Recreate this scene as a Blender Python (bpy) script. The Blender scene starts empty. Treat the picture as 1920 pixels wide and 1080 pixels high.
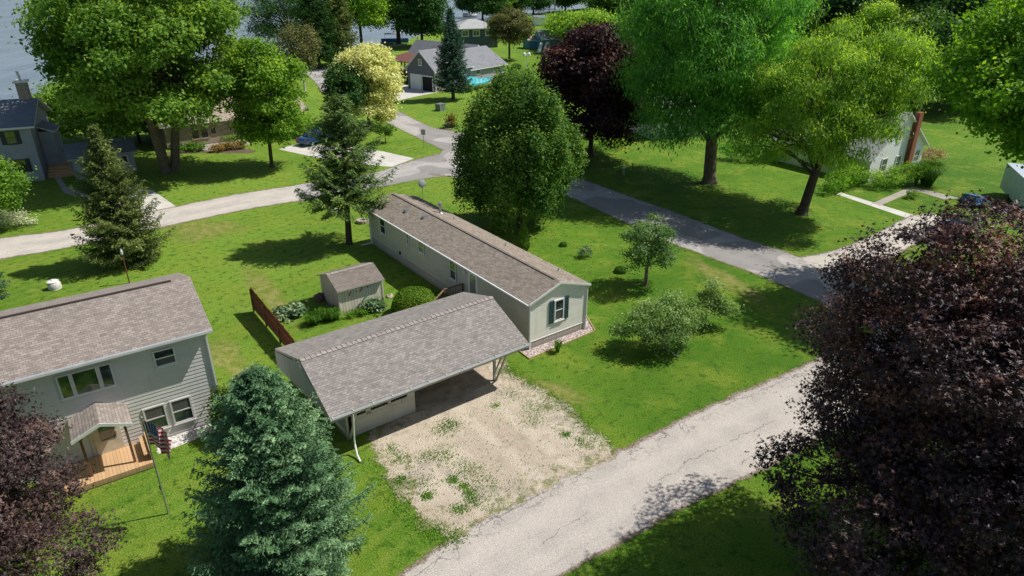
import bpy, math, random
import numpy as np
from mathutils import Vector, Matrix
random.seed(7)
C = bpy.context.scene.collection
SC = bpy.context.scene
PI = math.pi
R = math.radians

# ------------------------------------------------------------------ camera geometry used for the survey of the site
CAMH = 20.0; PITCH = R(25.4); FPX = 1280.0
_c, _s = math.cos(PITCH), math.sin(PITCH)
def at(u, v, z=0.0):
    """surveyed pixel of the photograph (1920 wide) -> point of the site at height z"""
    x = (u-960)/FPX; y = -(v-540)/FPX
    d = (x, _c+y*_s, -_s+y*_c); t = (CAMH-z)/-d[2]
    return (d[0]*t, d[1]*t)

# ------------------------------------------------------------------ tagging
def tag(o, label=None, cat=None, group=None, kind=None):
    if label: o['label'] = label
    if cat: o['category'] = cat
    if group: o['group'] = group
    if kind: o['kind'] = kind
    return o
def thing(name, label, cat, loc=(0, 0, 0), rz=0.0, group=None):
    o = bpy.data.objects.new(name, None); o.empty_display_size = .3
    C.objects.link(o); o.location = loc if len(loc) == 3 else (loc[0], loc[1], 0); o.rotation_euler = (0, 0, rz)
    return tag(o, label, cat, group)
def copy_tree(o, parent=None):
    c = o.copy(); C.objects.link(c); c.parent = parent
    for ch in list(o.children): copy_tree(ch, c)
    return c

# ------------------------------------------------------------------ node materials
class NB:
    def __init__(s, name):
        s.m = bpy.data.materials.new(name); s.m.use_nodes = True
        s.t = s.m.node_tree; s.n = s.t.nodes; s.l = s.t.links
        s.b = s.n['Principled BSDF']; s.out = s.n['Material Output']
    def node(s, typ, **kw):
        n = s.n.new(typ)
        for k, v in kw.items(): setattr(n, k, v)
        return n
    def put(s, sock, v):
        if isinstance(v, bpy.types.NodeSocket): s.l.new(v, sock)
        else: sock.default_value = v
    def pos(s): return s.node('ShaderNodeNewGeometry').outputs['Position']
    def obj(s): return s.node('ShaderNodeTexCoord').outputs['Object']
    def uv(s): return s.node('ShaderNodeTexCoord').outputs['UV']
    def attr(s, name, out='Fac'):
        n = s.node('ShaderNodeAttribute'); n.attribute_name = name; return n.outputs[out]
    def noise(s, vec, scale, detail=3, rough=.55, dist=0):
        n = s.node('ShaderNodeTexNoise'); s.put(n.inputs['Vector'], vec)
        n.inputs['Scale'].default_value = scale; n.inputs['Detail'].default_value = detail
        n.inputs['Roughness'].default_value = rough; n.inputs['Distortion'].default_value = dist
        return n.outputs['Fac']
    def vor(s, vec, scale, feature='DISTANCE_TO_EDGE', out='Distance', rnd=1.0):
        n = s.node('ShaderNodeTexVoronoi'); n.feature = feature; s.put(n.inputs['Vector'], vec)
        n.inputs['Scale'].default_value = scale; n.inputs['Randomness'].default_value = rnd; return n.outputs[out]
    def math(s, op, a, b=0.0, clamp=False):
        n = s.node('ShaderNodeMath', operation=op, use_clamp=clamp); s.put(n.inputs[0], a); s.put(n.inputs[1], b); return n.outputs[0]
    def rng(s, v, a, b, c=0., d=1., smooth=True):
        n = s.node('ShaderNodeMapRange'); n.interpolation_type = 'SMOOTHSTEP' if smooth else 'LINEAR'
        s.put(n.inputs['Value'], v); n.inputs['From Min'].default_value = a; n.inputs['From Max'].default_value = b
        n.inputs['To Min'].default_value = c; n.inputs['To Max'].default_value = d; return n.outputs['Result']
    def mix(s, f, a, b, mode='MIX'):
        n = s.node('ShaderNodeMix', data_type='RGBA', blend_type=mode); s.put(n.inputs['Factor'], f)
        A, B = n.inputs[6], n.inputs[7]
        s.put(A, a if isinstance(a, bpy.types.NodeSocket) else (*a, 1)); s.put(B, b if isinstance(b, bpy.types.NodeSocket) else (*b, 1))
        return n.outputs[2]
    def ramp(s, f, stops):
        n = s.node('ShaderNodeValToRGB'); s.put(n.inputs[0], f); e = n.color_ramp.elements
        while len(e) < len(stops): e.new(.5)
        for i, (p, c) in enumerate(stops): e[i].position = p; e[i].color = (*c, 1)
        return n.outputs[0]
    def scale(s, vec, sc):
        n = s.node('ShaderNodeMapping'); s.put(n.inputs['Vector'], vec); n.inputs['Scale'].default_value = sc; return n.outputs[0]
    def rot(s, vec, rz, sc=(1, 1, 1)):
        n = s.node('ShaderNodeMapping'); s.put(n.inputs['Vector'], vec); n.inputs['Rotation'].default_value = (0, 0, rz); n.inputs['Scale'].default_value = sc; return n.outputs[0]
    def sep(s, vec):
        n = s.node('ShaderNodeSeparateXYZ'); s.put(n.inputs[0], vec); return n.outputs
    def bump(s, h, strength=.4, dist=.02):
        n = s.node('ShaderNodeBump'); s.put(n.inputs['Height'], h); n.inputs['Strength'].default_value = strength
        n.inputs['Distance'].default_value = dist; s.l.new(n.outputs[0], s.b.inputs['Normal']); return n.outputs[0]
    def set(s, col=None, rough=.7, metal=0., spec=None):
        if col is not None: s.put(s.b.inputs['Base Color'], col if isinstance(col, bpy.types.NodeSocket) else (*col, 1))
        s.put(s.b.inputs['Roughness'], rough); s.b.inputs['Metallic'].default_value = metal
        if spec is not None: s.b.inputs['Specular IOR Level'].default_value = spec
        return s.m

_mc = {}
def flat(name, col, rough=.6, var=.12, scale=3., metal=0., spec=None, bump=0):
    """painted / plain surface with weathering"""
    if name in _mc: return _mc[name]
    b = NB(name); p = b.obj()
    n = b.noise(p, scale, 5); n2 = b.noise(p, scale*9, 3)
    f = b.math('ADD', b.math('MULTIPLY', n, .65), b.math('MULTIPLY', n2, .35))
    lo = tuple(c*(1-var*1.6) for c in col); hi = tuple(min(1, c*(1+var)) for c in col)
    b.set(b.mix(b.rng(f, .3, .7), lo, hi), rough, metal, spec)
    if bump: b.bump(n2, bump, .01)
    _mc[name] = b.m; return b.m

def lawn_color(b, p):
    big = b.noise(p, .055, 3, .6); mid = b.noise(p, .35, 4, .6, .4); sm = b.noise(p, 2.2, 4, .65)
    fine = b.noise(p, 14, 3, .7); xf = b.noise(p, 45, 2, .7)
    gx = b.sep(p); lot = b.rng(b.math('ADD', gx[0], b.math('MULTIPLY', big, 14)), -2, 16)
    c = b.mix(b.rng(big, .36, .64), (.112, .225, .020), (.180, .305, .036)); c = b.mix(lot, c, b.mix(b.rng(big, .36, .64), (.066, .168, .011), (.112, .230, .017)))
    c = b.mix(b.math('MULTIPLY', b.rng(mid, .42, .72), .75), c, (.22, .29, .035))
    # straw coloured worn patches
    w1 = b.rng(b.noise(b.rot(p, R(-37), (.6, 1.6, 1)), .22, 5, .7), .58, .74)
    c = b.mix(b.math('MULTIPLY', w1, .55), c, (.33, .36, .09))
    # mowing stripes, following the lot lines
    st = b.node('ShaderNodeTexWave'); st.wave_type = 'BANDS'; st.bands_direction = 'X'
    b.put(st.inputs['Vector'], b.rot(p, R(36.4))); st.inputs['Scale'].default_value = .33; st.inputs['Distortion'].default_value = 2.2
    st.inputs['Detail'].default_value = 2; st.inputs['Detail Scale'].default_value = .4
    c = b.mix(b.math('MULTIPLY', b.math('MULTIPLY', b.rng(st.outputs['Fac'], .45, .95), .22), b.math('SUBTRACT', 1.15, lot)), c, (.26, .33, .06))
    # darker clover and plantain clumps, pale clover heads
    cl = b.rng(sm, .52, .66); c = b.mix(b.math('MULTIPLY', cl, .75), c, (.05, .125, .010)); c = b.mix(b.math('MULTIPLY', b.rng(b.noise(p, 1.1, 5, .7), .55, .7), .5), c, (.045, .12, .012))
    v = b.math('ADD', b.math('MULTIPLY', fine, .75), b.math('MULTIPLY', xf, .55))
    c = b.mix(1.0, c, b.ramp(b.rng(v, .38, .92), [(0, (.30, .32, .30)), (.5, (.98, 1, .95)), (1, (1.8, 1.7, 1.6))]), 'MULTIPLY')
    wh = b.math('MULTIPLY', b.rng(b.vor(p, 5.5, 'F1'), .085, .045), b.rng(b.noise(p, .5, 2), .54, .66))
    c = b.mix(b.math('MULTIPLY', wh, .6), c, (.5, .55, .4))
    h = b.math('ADD', b.math('MULTIPLY', sm, .5), v)
    return c, h

def cut(b, f):
    """ragged edge: f = 1 keeps the surface, 0 shows the ground beneath"""
    t = b.node('ShaderNodeBsdfTransparent'); mx = b.node('ShaderNodeMixShader'); b.put(mx.inputs[0], f)
    b.l.new(t.outputs[0], mx.inputs[1]); b.l.new(b.b.outputs[0], mx.inputs[2]); b.l.new(mx.outputs[0], b.out.inputs['Surface'])
def m_lawn():
    b = NB('lawn_grass'); p = b.pos(); c, h = lawn_color(b, p)
    b.set(c, .85, spec=.15); b.bump(h, .9, .09); return b.m
def m_road(name, base=(.33, .31, .30), alt=(.25, .24, .235), cracks=1.0, edge=.07, patch=0):
    b = NB(name); p = b.pos(); uv = b.sep(b.uv()); u, v = uv[0], uv[1]
    n = b.noise(p, .6, 5, .6); f = b.noise(p, 22, 4, .75); xf = b.vor(p, 34, 'F1')
    c = b.mix(b.rng(n, .35, .68), base, alt)
    # worn wheel tracks along the road
    for v0 in (.3, .68):
        tr = b.rng(b.math('ABSOLUTE', b.math('SUBTRACT', v, v0)), .12, .02); c = b.mix(b.math('MULTIPLY', tr, .28), c, tuple(x*1.22 for x in base))
    c = b.mix(1.0, c, b.ramp(f, [(.25, (.62, .62, .63)), (.5, (1, 1, 1)), (.75, (1.35, 1.33, 1.28))]), 'MULTIPLY')
    c = b.mix(b.math('MULTIPLY', b.rng(xf, .5, .8), .35), c, (.07, .065, .06))
    if patch:
        pt = b.rng(b.noise(b.scale(p, (.3, .3, .3)), .5, 1), .5, .52); c = b.mix(b.math('MULTIPLY', pt, .5), c, (.17, .165, .16))
    wob = b.noise(b.scale(p, (1, 1, 1)), .45, 5, .65); ck = None
    for k, (v0, amp, w) in enumerate(((.47, .30, .0022), (.22, .40, .0014), (.86, .22, .0030), (.93, .30, .002))):
        d = b.math('ABSOLUTE', b.math('SUBTRACT', b.math('ADD', v, b.math('MULTIPLY', b.math('SUBTRACT', b.noise(p, .4+.13*k, 6, .68), .5), amp)), v0))
        m = b.math('MULTIPLY', b.rng(d, w*1.9, w*.5), b.rng(b.noise(p, .30+.07*k, 3), .44, .56))
        ck = m if ck is None else b.math('MAXIMUM', ck, m)
    wp = b.node('ShaderNodeVectorMath', operation='ADD'); b.put(wp.inputs[0], p)
    nn = b.node('ShaderNodeTexNoise'); b.put(nn.inputs['Vector'], p); nn.inputs['Scale'].default_value = 1.6; nn.inputs['Detail'].default_value = 4
    b.put(wp.inputs[1], nn.outputs['Color'])
    al = b.rng(b.vor(wp.outputs[0], 1.15), .028, .006)
    rim = b.math('MAXIMUM', b.rng(v, .66, .9), b.rng(v, .16, .05))
    ck = b.math('MAXIMUM', ck, b.math('MULTIPLY', al, b.math('MULTIPLY', rim, b.rng(b.noise(p, .35, 2), .38, .55))))
    al2 = b.math('MULTIPLY', b.rng(b.vor(wp.outputs[0], .30), .005, .001), b.math('MULTIPLY', b.rng(b.noise(p, .17, 2), .52, .62), .5))
    ck = b.math('MULTIPLY', b.math('MAXIMUM', ck, al2), cracks)
    tar = b.rng(b.noise(b.scale(p, (.25, .25, 1)), 1.3, 4, .7), .60, .72); c = b.mix(b.math('MULTIPLY', tar, .28), c, (.22, .205, .19))
    sp = b.rng(b.noise(p, 3.2, 5, .75), .58, .72); c = b.mix(b.math('MULTIPLY', sp, .22), c, (.25, .225, .20))
    c = b.mix(b.math('MULTIPLY', ck, .72), c, (.085, .078, .07))
    # crumbled shoulders: gravel, then the lawn creeping in
    dd = b.math('MINIMUM', v, b.math('SUBTRACT', 1.0, v))
    en = b.math('ADD', b.math('MULTIPLY', b.noise(p, 1.1, 5, .7), edge*2.2), b.math('MULTIPLY', b.noise(p, 9, 3, .7), edge*.9))
    e = b.math('SUBTRACT', dd, en)
    grav = b.mix(b.rng(b.vor(p, 18, 'F1'), .2, .7), (.34, .28, .21), (.15, .12, .085))
    c = b.mix(b.rng(e, -.2*edge, -.65*edge), c, grav)
    cut(b, b.rng(e, -1.05*edge, -.85*edge))
    b.set(c, .9, spec=.2); b.bump(b.math('SUBTRACT', b.math('ADD', f, b.math('MULTIPLY', xf, .5)), b.math('MULTIPLY', ck, 1.5)), .5, .02); return b.m
def m_gravel():
    b = NB('driveway_gravel'); p = b.pos(); r = b.sep(b.uv())[0]
    big = b.noise(p, .22, 4, .6, .5); st = b.vor(p, 24, 'F1', 'Color'); sd = b.vor(p, 24, 'F1'); f = b.noise(p, 30, 3, .7); md = b.noise(p, 1.3, 5, .7)
    c = b.mix(b.rng(big, .38, .62), (.55, .46, .355), (.68, .585, .465))
    gc = b.sep(b.rot(p, R(-36.7)))     # across the drive
    for x0 in (15.0, 16.7): c = b.mix(b.math('MULTIPLY', b.rng(b.math('ABSOLUTE', b.math('SUBTRACT', b.math('ADD', gc[0], b.math('MULTIPLY', md, .8)), x0)), .45, .1), .5), c, (.78, .69, .56))
    c = b.mix(b.math('MULTIPLY', b.rng(b.noise(p, .42, 4, .65), .5, .66), .7), c, (.36, .31, .25))
    g = b.sep(st)[0]
    c = b.mix(b.rng(g, .0, 1., .0, .24, False), c, (.78, .72, .63)); c = b.mix(b.rng(sd, .45, .8, 0, .28), c, (.30, .24, .175))
    c = b.mix(b.math('MULTIPLY', b.rng(md, .52, .66), .6), c, (.42, .36, .28))
    c = b.mix(b.math('MULTIPLY', b.rng(b.noise(p, 7, 4, .75), .58, .70), .35), c, (.26, .215, .16))
    c = b.mix(b.math('MULTIPLY', b.rng(b.noise(p, .8, 2), .64, .74), .35), c, (.48, .24, .17))
    wd = b.rng(b.math('ADD', b.noise(p, 1.0, 6, .78), b.math('MULTIPLY', b.math('SUBTRACT', r, .62), .33)), .56, .66)
    c = b.mix(b.math('MULTIPLY', wd, .7), c, (.12, .17, .035))
    dry = b.rng(b.math('ADD', b.noise(p, 2.5, 5, .75), b.math('MULTIPLY', b.math('SUBTRACT', r, .62), .5)), .62, .74)
    c = b.mix(b.math('MULTIPLY', dry, .6), c, (.27, .24, .07))
    e = b.math('ADD', r, b.math('ADD', b.math('MULTIPLY', b.math('SUBTRACT', b.noise(p, .9, 6, .75), .5), .42), b.math('MULTIPLY', b.math('SUBTRACT', b.noise(p, 8, 3, .7), .5), .2)))
    cut(b, b.rng(e, .955, .92))
    b.set(c, .95, spec=.15); b.bump(b.math('ADD', sd, b.math('ADD', f, md)), .8, .05); return b.m
def m_bed(name, c1, c2, sc=14, soft=True):
    b = NB(name); p = b.pos(); r = b.sep(b.uv())[0]
    d = b.vor(p, sc, 'F1'); g = b.sep(b.vor(p, sc, 'F1', 'Color'))[0]
    c = b.mix(g, c1, c2); c = b.mix(b.rng(d, .4, .75, 0, .75), c, tuple(x*.25 for x in c1))
    if soft:
        e = b.math('ADD', r, b.math('MULTIPLY', b.math('SUBTRACT', b.noise(p, 3, 5, .7), .5), .3)); cut(b, b.rng(e, .94, .90))
    b.set(c, .9); b.bump(d, -.9, .05); return b.m
def m_dry():
    b = NB('dry_grass'); p = b.pos(); r = b.sep(b.uv())[0]; f = b.noise(p, 14, 3, .7); m = b.noise(p, 1.6, 4, .65)
    c = b.mix(b.rng(m, .35, .65), (.22, .27, .05), (.42, .38, .15)); c = b.mix(1., c, b.ramp(f, [(.3, (.6, .6, .6)), (.7, (1.4, 1.35, 1.3))]), 'MULTIPLY')
    e = b.math('ADD', b.math('SUBTRACT', 1.0, r), b.math('MULTIPLY', b.math('SUBTRACT', b.noise(p, .8, 5, .75), .5), 1.1)); cut(b, b.rng(e, .25, .75, 0, .5)); b.set(c, .9, spec=.1); return b.m
def m_concrete(name, col, soft=.0):
    b = NB(name); p = b.pos(); n = b.noise(p, .7, 5, .6); f = b.noise(p, 25, 4, .7)
    c = b.mix(b.rng(n, .3, .7), tuple(x*.82 for x in col), col); c = b.mix(1., c, b.ramp(f, [(.3, (.8, .8, .8)), (.7, (1.12, 1.12, 1.1))]), 'MULTIPLY')
    u = b.sep(b.rot(p, R(36.4)))
    for a in (0, 1):
        j = b.rng(b.math('PINGPONG', u[a], 1.5), .045, .015); c = b.mix(b.math('MULTIPLY', j, .55), c, tuple(x*.3 for x in col))
    b.set(c, .85); b.bump(f, .3, .01); return b.m
def m_shingle(name, c1, c2, c3, w=.33, h=.14):
    b = NB(name); uv = b.uv(); p = b.pos()
    def brick(sw, sh, ca, cb, mort, off=.5, ms=.011):
        n = b.node('ShaderNodeTexBrick'); b.put(n.inputs['Vector'], uv); n.offset = off; n.offset_frequency = 2; n.squash = 1
        n.inputs['Scale'].default_value = 1; n.inputs['Brick Width'].default_value = sw; n.inputs['Row Height'].default_value = sh
        n.inputs['Mortar Size'].default_value = ms; n.inputs['Mortar Smooth'].default_value = .2; n.inputs['Bias'].default_value = 0
        n.inputs['Color1'].default_value = (*ca, 1); n.inputs['Color2'].default_value = (*cb, 1); n.inputs['Mortar'].default_value = (*mort, 1); return n.outputs
    a = brick(w, h, c1, c2, tuple(x*.6 for x in c2)); d = brick(w*.55, h, c3, c1, c2, .35, .0)
    c = b.mix(.32, a['Color'], d['Color']); big = brick(w*1.7, h*2, (1.03, 1.03, 1.03), (.96, .96, .96), (1, 1, 1), .4, .0); c = b.mix(1., c, big['Color'], 'MULTIPLY')
    # shadow line under every course, blotches, streaks
    y = b.sep(uv)[1]; fr = b.math('FRACT', b.math('DIVIDE', y, h)); c = b.mix(b.math('MULTIPLY', b.rng(fr, .22, .0), .25), c, tuple(x*.4 for x in c2))
    n = b.noise(b.scale(uv, (.35, 1, 1)), 1.1, 5, .65); g = b.noise(uv, 55, 3, .8)
    c = b.mix(1., c, b.ramp(n, [(.3, (.90, .89, .89)), (.7, (1.08, 1.075, 1.07))]), 'MULTIPLY'); c = b.mix(1., c, b.ramp(g, [(.3, (.74, .74, .74)), (.7, (1.28, 1.28, 1.26))]), 'MULTIPLY')
    st = b.noise(b.scale(uv, (2.2, .12, 1)), 1, 4, .6); c = b.mix(b.math('MULTIPLY', b.rng(st, .58, .75), .22), c, (.06, .055, .05))
    b.set(c, .95, spec=.2); b.bump(b.math('ADD', b.math('MULTIPLY', fr, -1.), b.math('MULTIPLY', g, .5)), .5, .012); return b.m
def m_siding(name, col, dirt=.12):
    b = NB(name); p = b.obj(); n = b.noise(b.scale(p, (.5, .5, 1.3)), 1.3, 5, .6); g = b.noise(p, 30, 2)
    st = b.noise(b.scale(p, (3, 3, .15)), 1.2, 4)
    c = b.mix(b.rng(n, .3, .7), tuple(x*(1-dirt) for x in col), col); c = b.mix(b.math('MULTIPLY', b.rng(st, .55, .75), dirt*1.4), c, tuple(x*.5 for x in col))
    z = b.sep(p)[2]; c = b.mix(b.rng(z, .5, -.1, 0, .3), c, (.22, .19, .14))
    b.set(c, .62, spec=.3); b.bump(g, .1, .005); return b.m
def m_vertical(name, col, gap=.2, dark=.35, axis=0):
    b = NB(name); p = b.obj(); x = b.sep(p)[axis]; q = b.math('FRACT', b.math('DIVIDE', x, gap))
    gr = b.rng(b.math('ABSOLUTE', b.math('SUBTRACT', q, .5)), .40, .47)
    cell = b.node('ShaderNodeTexWhiteNoise'); cell.noise_dimensions = '1D'; b.put(cell.inputs['W'], b.math('FLOOR', b.math('DIVIDE', x, gap)))
    st = b.noise(b.scale(p, (6, 6, .5)), 2.2, 5, .65)
    c = b.mix(cell.outputs['Value'], tuple(v*.86 for v in col), col); c = b.mix(b.rng(st, .5, .78, 0, .25), c, tuple(v*.6 for v in col))
    c = b.mix(b.math('MULTIPLY', gr, .8), c, tuple(v*dark for v in col))
    z = b.sep(p)[2]; c = b.mix(b.rng(z, .35, 0., 0, .45), c, (.16, .14, .10))
    b.set(c, .8, spec=.2); b.bump(gr, -.8, .02); return b.m
def m_glass(name='window_glass', col=(.03, .04, .045), blinds=0):
    b = NB(name); p = b.obj(); n = b.noise(p, 1.8, 3, .6)
    c = b.mix(b.rng(n, .4, .65), col, tuple(x*2.6+.01 for x in col))
    if blinds:
        z = b.sep(p)[2]; s = b.rng(b.math('FRACT', b.math('DIVIDE', z, .06)), .3, .5); c = b.mix(.75, c, b.mix(s, (.45, .45, .42), (.28, .28, .27)))
    b.set(c, .06, spec=.9); b.b.inputs['Coat Weight'].default_value = .6; b.b.inputs['Coat Roughness'].default_value = .03
    w = b.noise(p, 2.5, 2); b.bump(w, .12, .02); return b.m
def m_bark(name, c1=(.10, .075, .055), c2=(.22, .18, .14)):
    b = NB(name); p = b.obj(); n = b.noise(b.scale(p, (6, 6, 1.2)), 2.2, 6, .7); m = b.noise(p, .8, 3)
    c = b.mix(b.rng(n, .35, .65), c1, c2); c = b.mix(b.rng(m, .5, .7, 0, .4), c, (.10, .12, .07))
    b.set(c, .95, spec=.1); b.bump(n, .9, .06); return b.m
def m_leaf(name, dark, mid, light, trans=.35, rough=.5, gloss=.3, tcol=None, shiny=False):
    if not shiny: rough = max(rough, .55); gloss = min(gloss, .16)
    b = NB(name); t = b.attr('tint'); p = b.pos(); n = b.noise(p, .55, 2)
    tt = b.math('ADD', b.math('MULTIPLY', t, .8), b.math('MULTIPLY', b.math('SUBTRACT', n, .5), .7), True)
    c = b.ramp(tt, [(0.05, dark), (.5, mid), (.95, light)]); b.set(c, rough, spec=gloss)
    tr = b.node('ShaderNodeBsdfTranslucent')
    tc = b.mix(1., c, tcol or (1.35, 1.25, .45), 'MULTIPLY'); b.put(tr.inputs['Color'], tc)
    mx = b.node('ShaderNodeMixShader'); mx.inputs[0].default_value = trans; b.l.new(b.b.outputs[0], mx.inputs[1]); b.l.new(tr.outputs[0], mx.inputs[2])
    b.l.new(mx.outputs[0], b.out.inputs['Surface']); return b.m
def m_water():
    b = NB('lake_water'); p = b.pos(); q = b.rot(p, R(-20), (1, .35, 1))
    n = b.noise(q, .9, 4, .6); n2 = b.noise(q, .12, 3, .5); n3 = b.noise(q, 4, 3, .6)
    c = b.mix(b.rng(n2, .35, .65), (.17, .22, .27), (.22, .275, .33)); c = b.mix(b.rng(n, .5, .75, 0, .5), c, (.27, .33, .39))
    b.set(c, .22, spec=.5); b.bump(b.math('ADD', n, b.math('MULTIPLY', n3, .25)), .55, .35); return b.m
def m_flag():
    b = NB('flag_cloth'); uv = b.sep(b.uv()); u, v = uv[0], uv[1]
    s = b.math('FRACT', b.math('MULTIPLY', v, 6.5)); c = b.mix(b.rng(s, .49, .51), (.55, .02, .04), (.78, .76, .74))
    su = b.math('SUBTRACT', b.math('FRACT', b.math('MULTIPLY', u, 15.)), .5); sv = b.math('SUBTRACT', b.math('FRACT', b.math('MULTIPLY', v, 13.)), .5)
    d = b.math('SQRT', b.math('ADD', b.math('MULTIPLY', su, su), b.math('MULTIPLY', sv, sv))); cn = b.mix(b.rng(d, .3, .22), (.015, .04, .16), (.8, .8, .8))
    k = b.math('MULTIPLY', b.math('LESS_THAN', u, .4), b.math('GREATER_THAN', v, 6/13.)); c = b.mix(k, c, cn)
    b.set(c, .75); return b.m

M = {}
M['lawn'] = m_lawn()
M['road'] = m_road('street_chipseal', (.52, .475, .435), (.445, .41, .378), 1.)
M['road2'] = m_road('street_asphalt', (.46, .435, .42), (.40, .38, .37), .7, .06, 1)
M['road3'] = m_road('lane_chipseal', (.58, .53, .48), (.48, .445, .41), .35, .08)
M['gravel'] = m_gravel(); M['dry'] = m_dry()
M['conc'] = m_concrete('drive_concrete', (.66, .63, .59)); M['conc2'] = m_concrete('walk_concrete', (.40, .36, .32)); M['slab'] = m_concrete('carport_slab', (.30, .26, .22))
M['mulch'] = m_bed('bark_mulch', (.13, .085, .055), (.20, .14, .10)); M['rock'] = m_bed('river_rock', (.42, .32, .30), (.64, .58, .55), 11, False)
M['whiterock'] = m_bed('white_rock', (.65, .63, .60), (.85, .83, .80), 12)
M['water'] = m_water()
M['roof_car'] = m_shingle('garage_shingles', (.325, .30, .283), (.15, .138, .132), (.44, .41, .39), .21, .135)
M['roof_mh'] = m_shingle('home_shingles', (.34, .29, .245), (.155, .13, .11), (.45, .395, .34), .26, .135)
M['roof_h'] = m_shingle('house_shingles', (.345, .298, .27), (.17, .147, .134), (.45, .40, .37), .22, .135)
M['roof_shed'] = m_shingle('shed_shingles', (.23, .20, .18), (.15, .13, .12), (.32, .28, .25), .3, .13)
M['roof_grey'] = m_shingle('grey_shingles', (.26, .27, .30), (.20, .21, .235), (.31, .315, .34), .35, .16)
M['roof_tan'] = m_shingle('tan_shingles', (.42, .35, .28), (.34, .28, .22), (.46, .39, .32), .35, .16)
M['roof_dark'] = m_shingle('slate_shingles', (.22, .25, .29), (.17, .19, .23), (.27, .30, .34), .35, .16)
M['roof_white'] = m_shingle('pale_shingles', (.45, .47, .48), (.38, .40, .41), (.5, .5, .5), .35, .16)
M['ridge'] = flat('ridge_cap_shingle', (.33, .29, .265), .95, .25, 6); M['vent_dark'] = flat('ridge_vent_plastic', (.05, .035, .03), .8)
M['ridge_mh'] = flat('ridge_cap_brown', (.20, .165, .14), .95, .25, 6)
M['white'] = flat('white_trim', (.78, .78, .77), .5, .06); M['whitem'] = flat('white_metal', (.72, .74, .76), .35, .08, spec=.6)
M['sid_mh'] = m_siding('cream_siding', (.92, .89, .83)); M['sid_h'] = m_siding('beige_siding', (.70, .685, .675)); M['sid_mh_shade'] = m_siding('cream_siding_painted_shade', (.60, .55, .485)); M['sid_grey'] = m_siding('grey_siding', (.42, .42, .46))  # long wall of the mobile home: cream siding painted darker to stand in for shade
M['sid_tan'] = m_siding('tan_siding', (.38, .31, .23)); M['sid_blue'] = m_siding('slate_blue_siding', (.36, .38, .45)); M['sid_w'] = m_siding('white_siding', (.93, .93, .91), .05); M['sid_teal'] = m_siding('blue_siding', (.10, .28, .42))
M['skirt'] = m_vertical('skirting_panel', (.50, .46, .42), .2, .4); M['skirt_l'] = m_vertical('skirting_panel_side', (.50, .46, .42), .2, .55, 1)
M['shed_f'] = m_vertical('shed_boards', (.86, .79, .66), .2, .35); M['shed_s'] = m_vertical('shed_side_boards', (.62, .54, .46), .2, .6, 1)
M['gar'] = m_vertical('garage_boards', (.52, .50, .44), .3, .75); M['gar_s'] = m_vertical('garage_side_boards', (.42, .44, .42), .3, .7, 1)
M['panel'] = m_siding('garage_panel', (.62, .60, .52), .2)
M['fence'] = m_vertical('stained_fence_boards', (.20, .055, .03), .14, .3, 1)
M['deck'] = m_vertical('deck_boards', (.62, .40, .22), .14, .45); M['wood'] = flat('brown_wood', (.20, .10, .06), .7, .3, 8); M['pine'] = flat('pale_wood', (.55, .36, .20), .7, .2, 8)
M['redwood'] = flat('red_stained_wood', (.17, .065, .045), .7, .2, 8)
M['glass'] = m_glass(); M['blind'] = m_glass('window_with_blinds', (.04, .05, .05), 1); M['ggreen'] = m_glass('window_painted_lawn_reflection', (.03, .06, .015))  # green glass colour is a painted stand-in for the lawn's reflection
M['screen'] = flat('insect_screen', (.10, .10, .10), .6, .1)
M['shutter'] = flat('green_shutter', (.035, .09, .10), .5, .1); M['shutter_d'] = flat('dark_shutter', (.02, .035, .035), .5, .1)
M['metal'] = flat('galvanised_metal', (.45, .46, .47), .4, .1, 8, .7); M['dark'] = flat('dark_interior', (.012, .012, .014), .9); M['black'] = flat('black_rubber', (.02, .02, .02), .6)
M['brick'] = m_shingle('red_bricks', (.34, .125, .075), (.24, .09, .06), (.38, .17, .11), .22, .075)
M['stone'] = flat('field_stone', (.45, .38, .32), .9, .3, 5, bump=.5); M['redrock'] = flat('reddish_boulder', (.17, .11, .10), .9, .3, 6, bump=.5); M['paleconc'] = flat('pale_precast', (.62, .60, .55), .85, .15, 5)
M['bark'] = m_bark('grey_bark'); M['bark_d'] = m_bark('dark_bark', (.05, .04, .03), (.12, .095, .075)); M['birch'] = m_bark('pale_bark', (.40, .38, .34), (.65, .62, .57))
M['flag'] = m_flag(); M['boatblue'] = flat('blue_boat_cover', (.02, .14, .42), .5, .15, 2); M['teal'] = flat('turquoise_tarp', (.03, .42, .50), .4, .25, 2, bump=.4)
M['carblue'] = flat('blue_car_paint', (.015, .07, .22), .25, .05, 1, .2, .6); M['carglass'] = m_glass('car_glass', (.015, .018, .02)); M['chrome'] = flat('bright_metal', (.6, .6, .6), .25, .05, 4, .9)
M['utility'] = flat('green_grey_cabinet', (.17, .21, .19), .6, .1); M['red'] = flat('red_paint', (.5, .02, .03), .6); M['navy'] = flat('navy_paint', (.02, .04, .16), .6); M['pink'] = flat('pink_blossom', (.6, .22, .2), .8, .3, 20)
M['rust'] = flat('rusty_steel', (.16, .05, .03), .8, .2, 8); M['lampw'] = flat('white_lamp_glass', (.7, .75, .8), .3)
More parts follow.
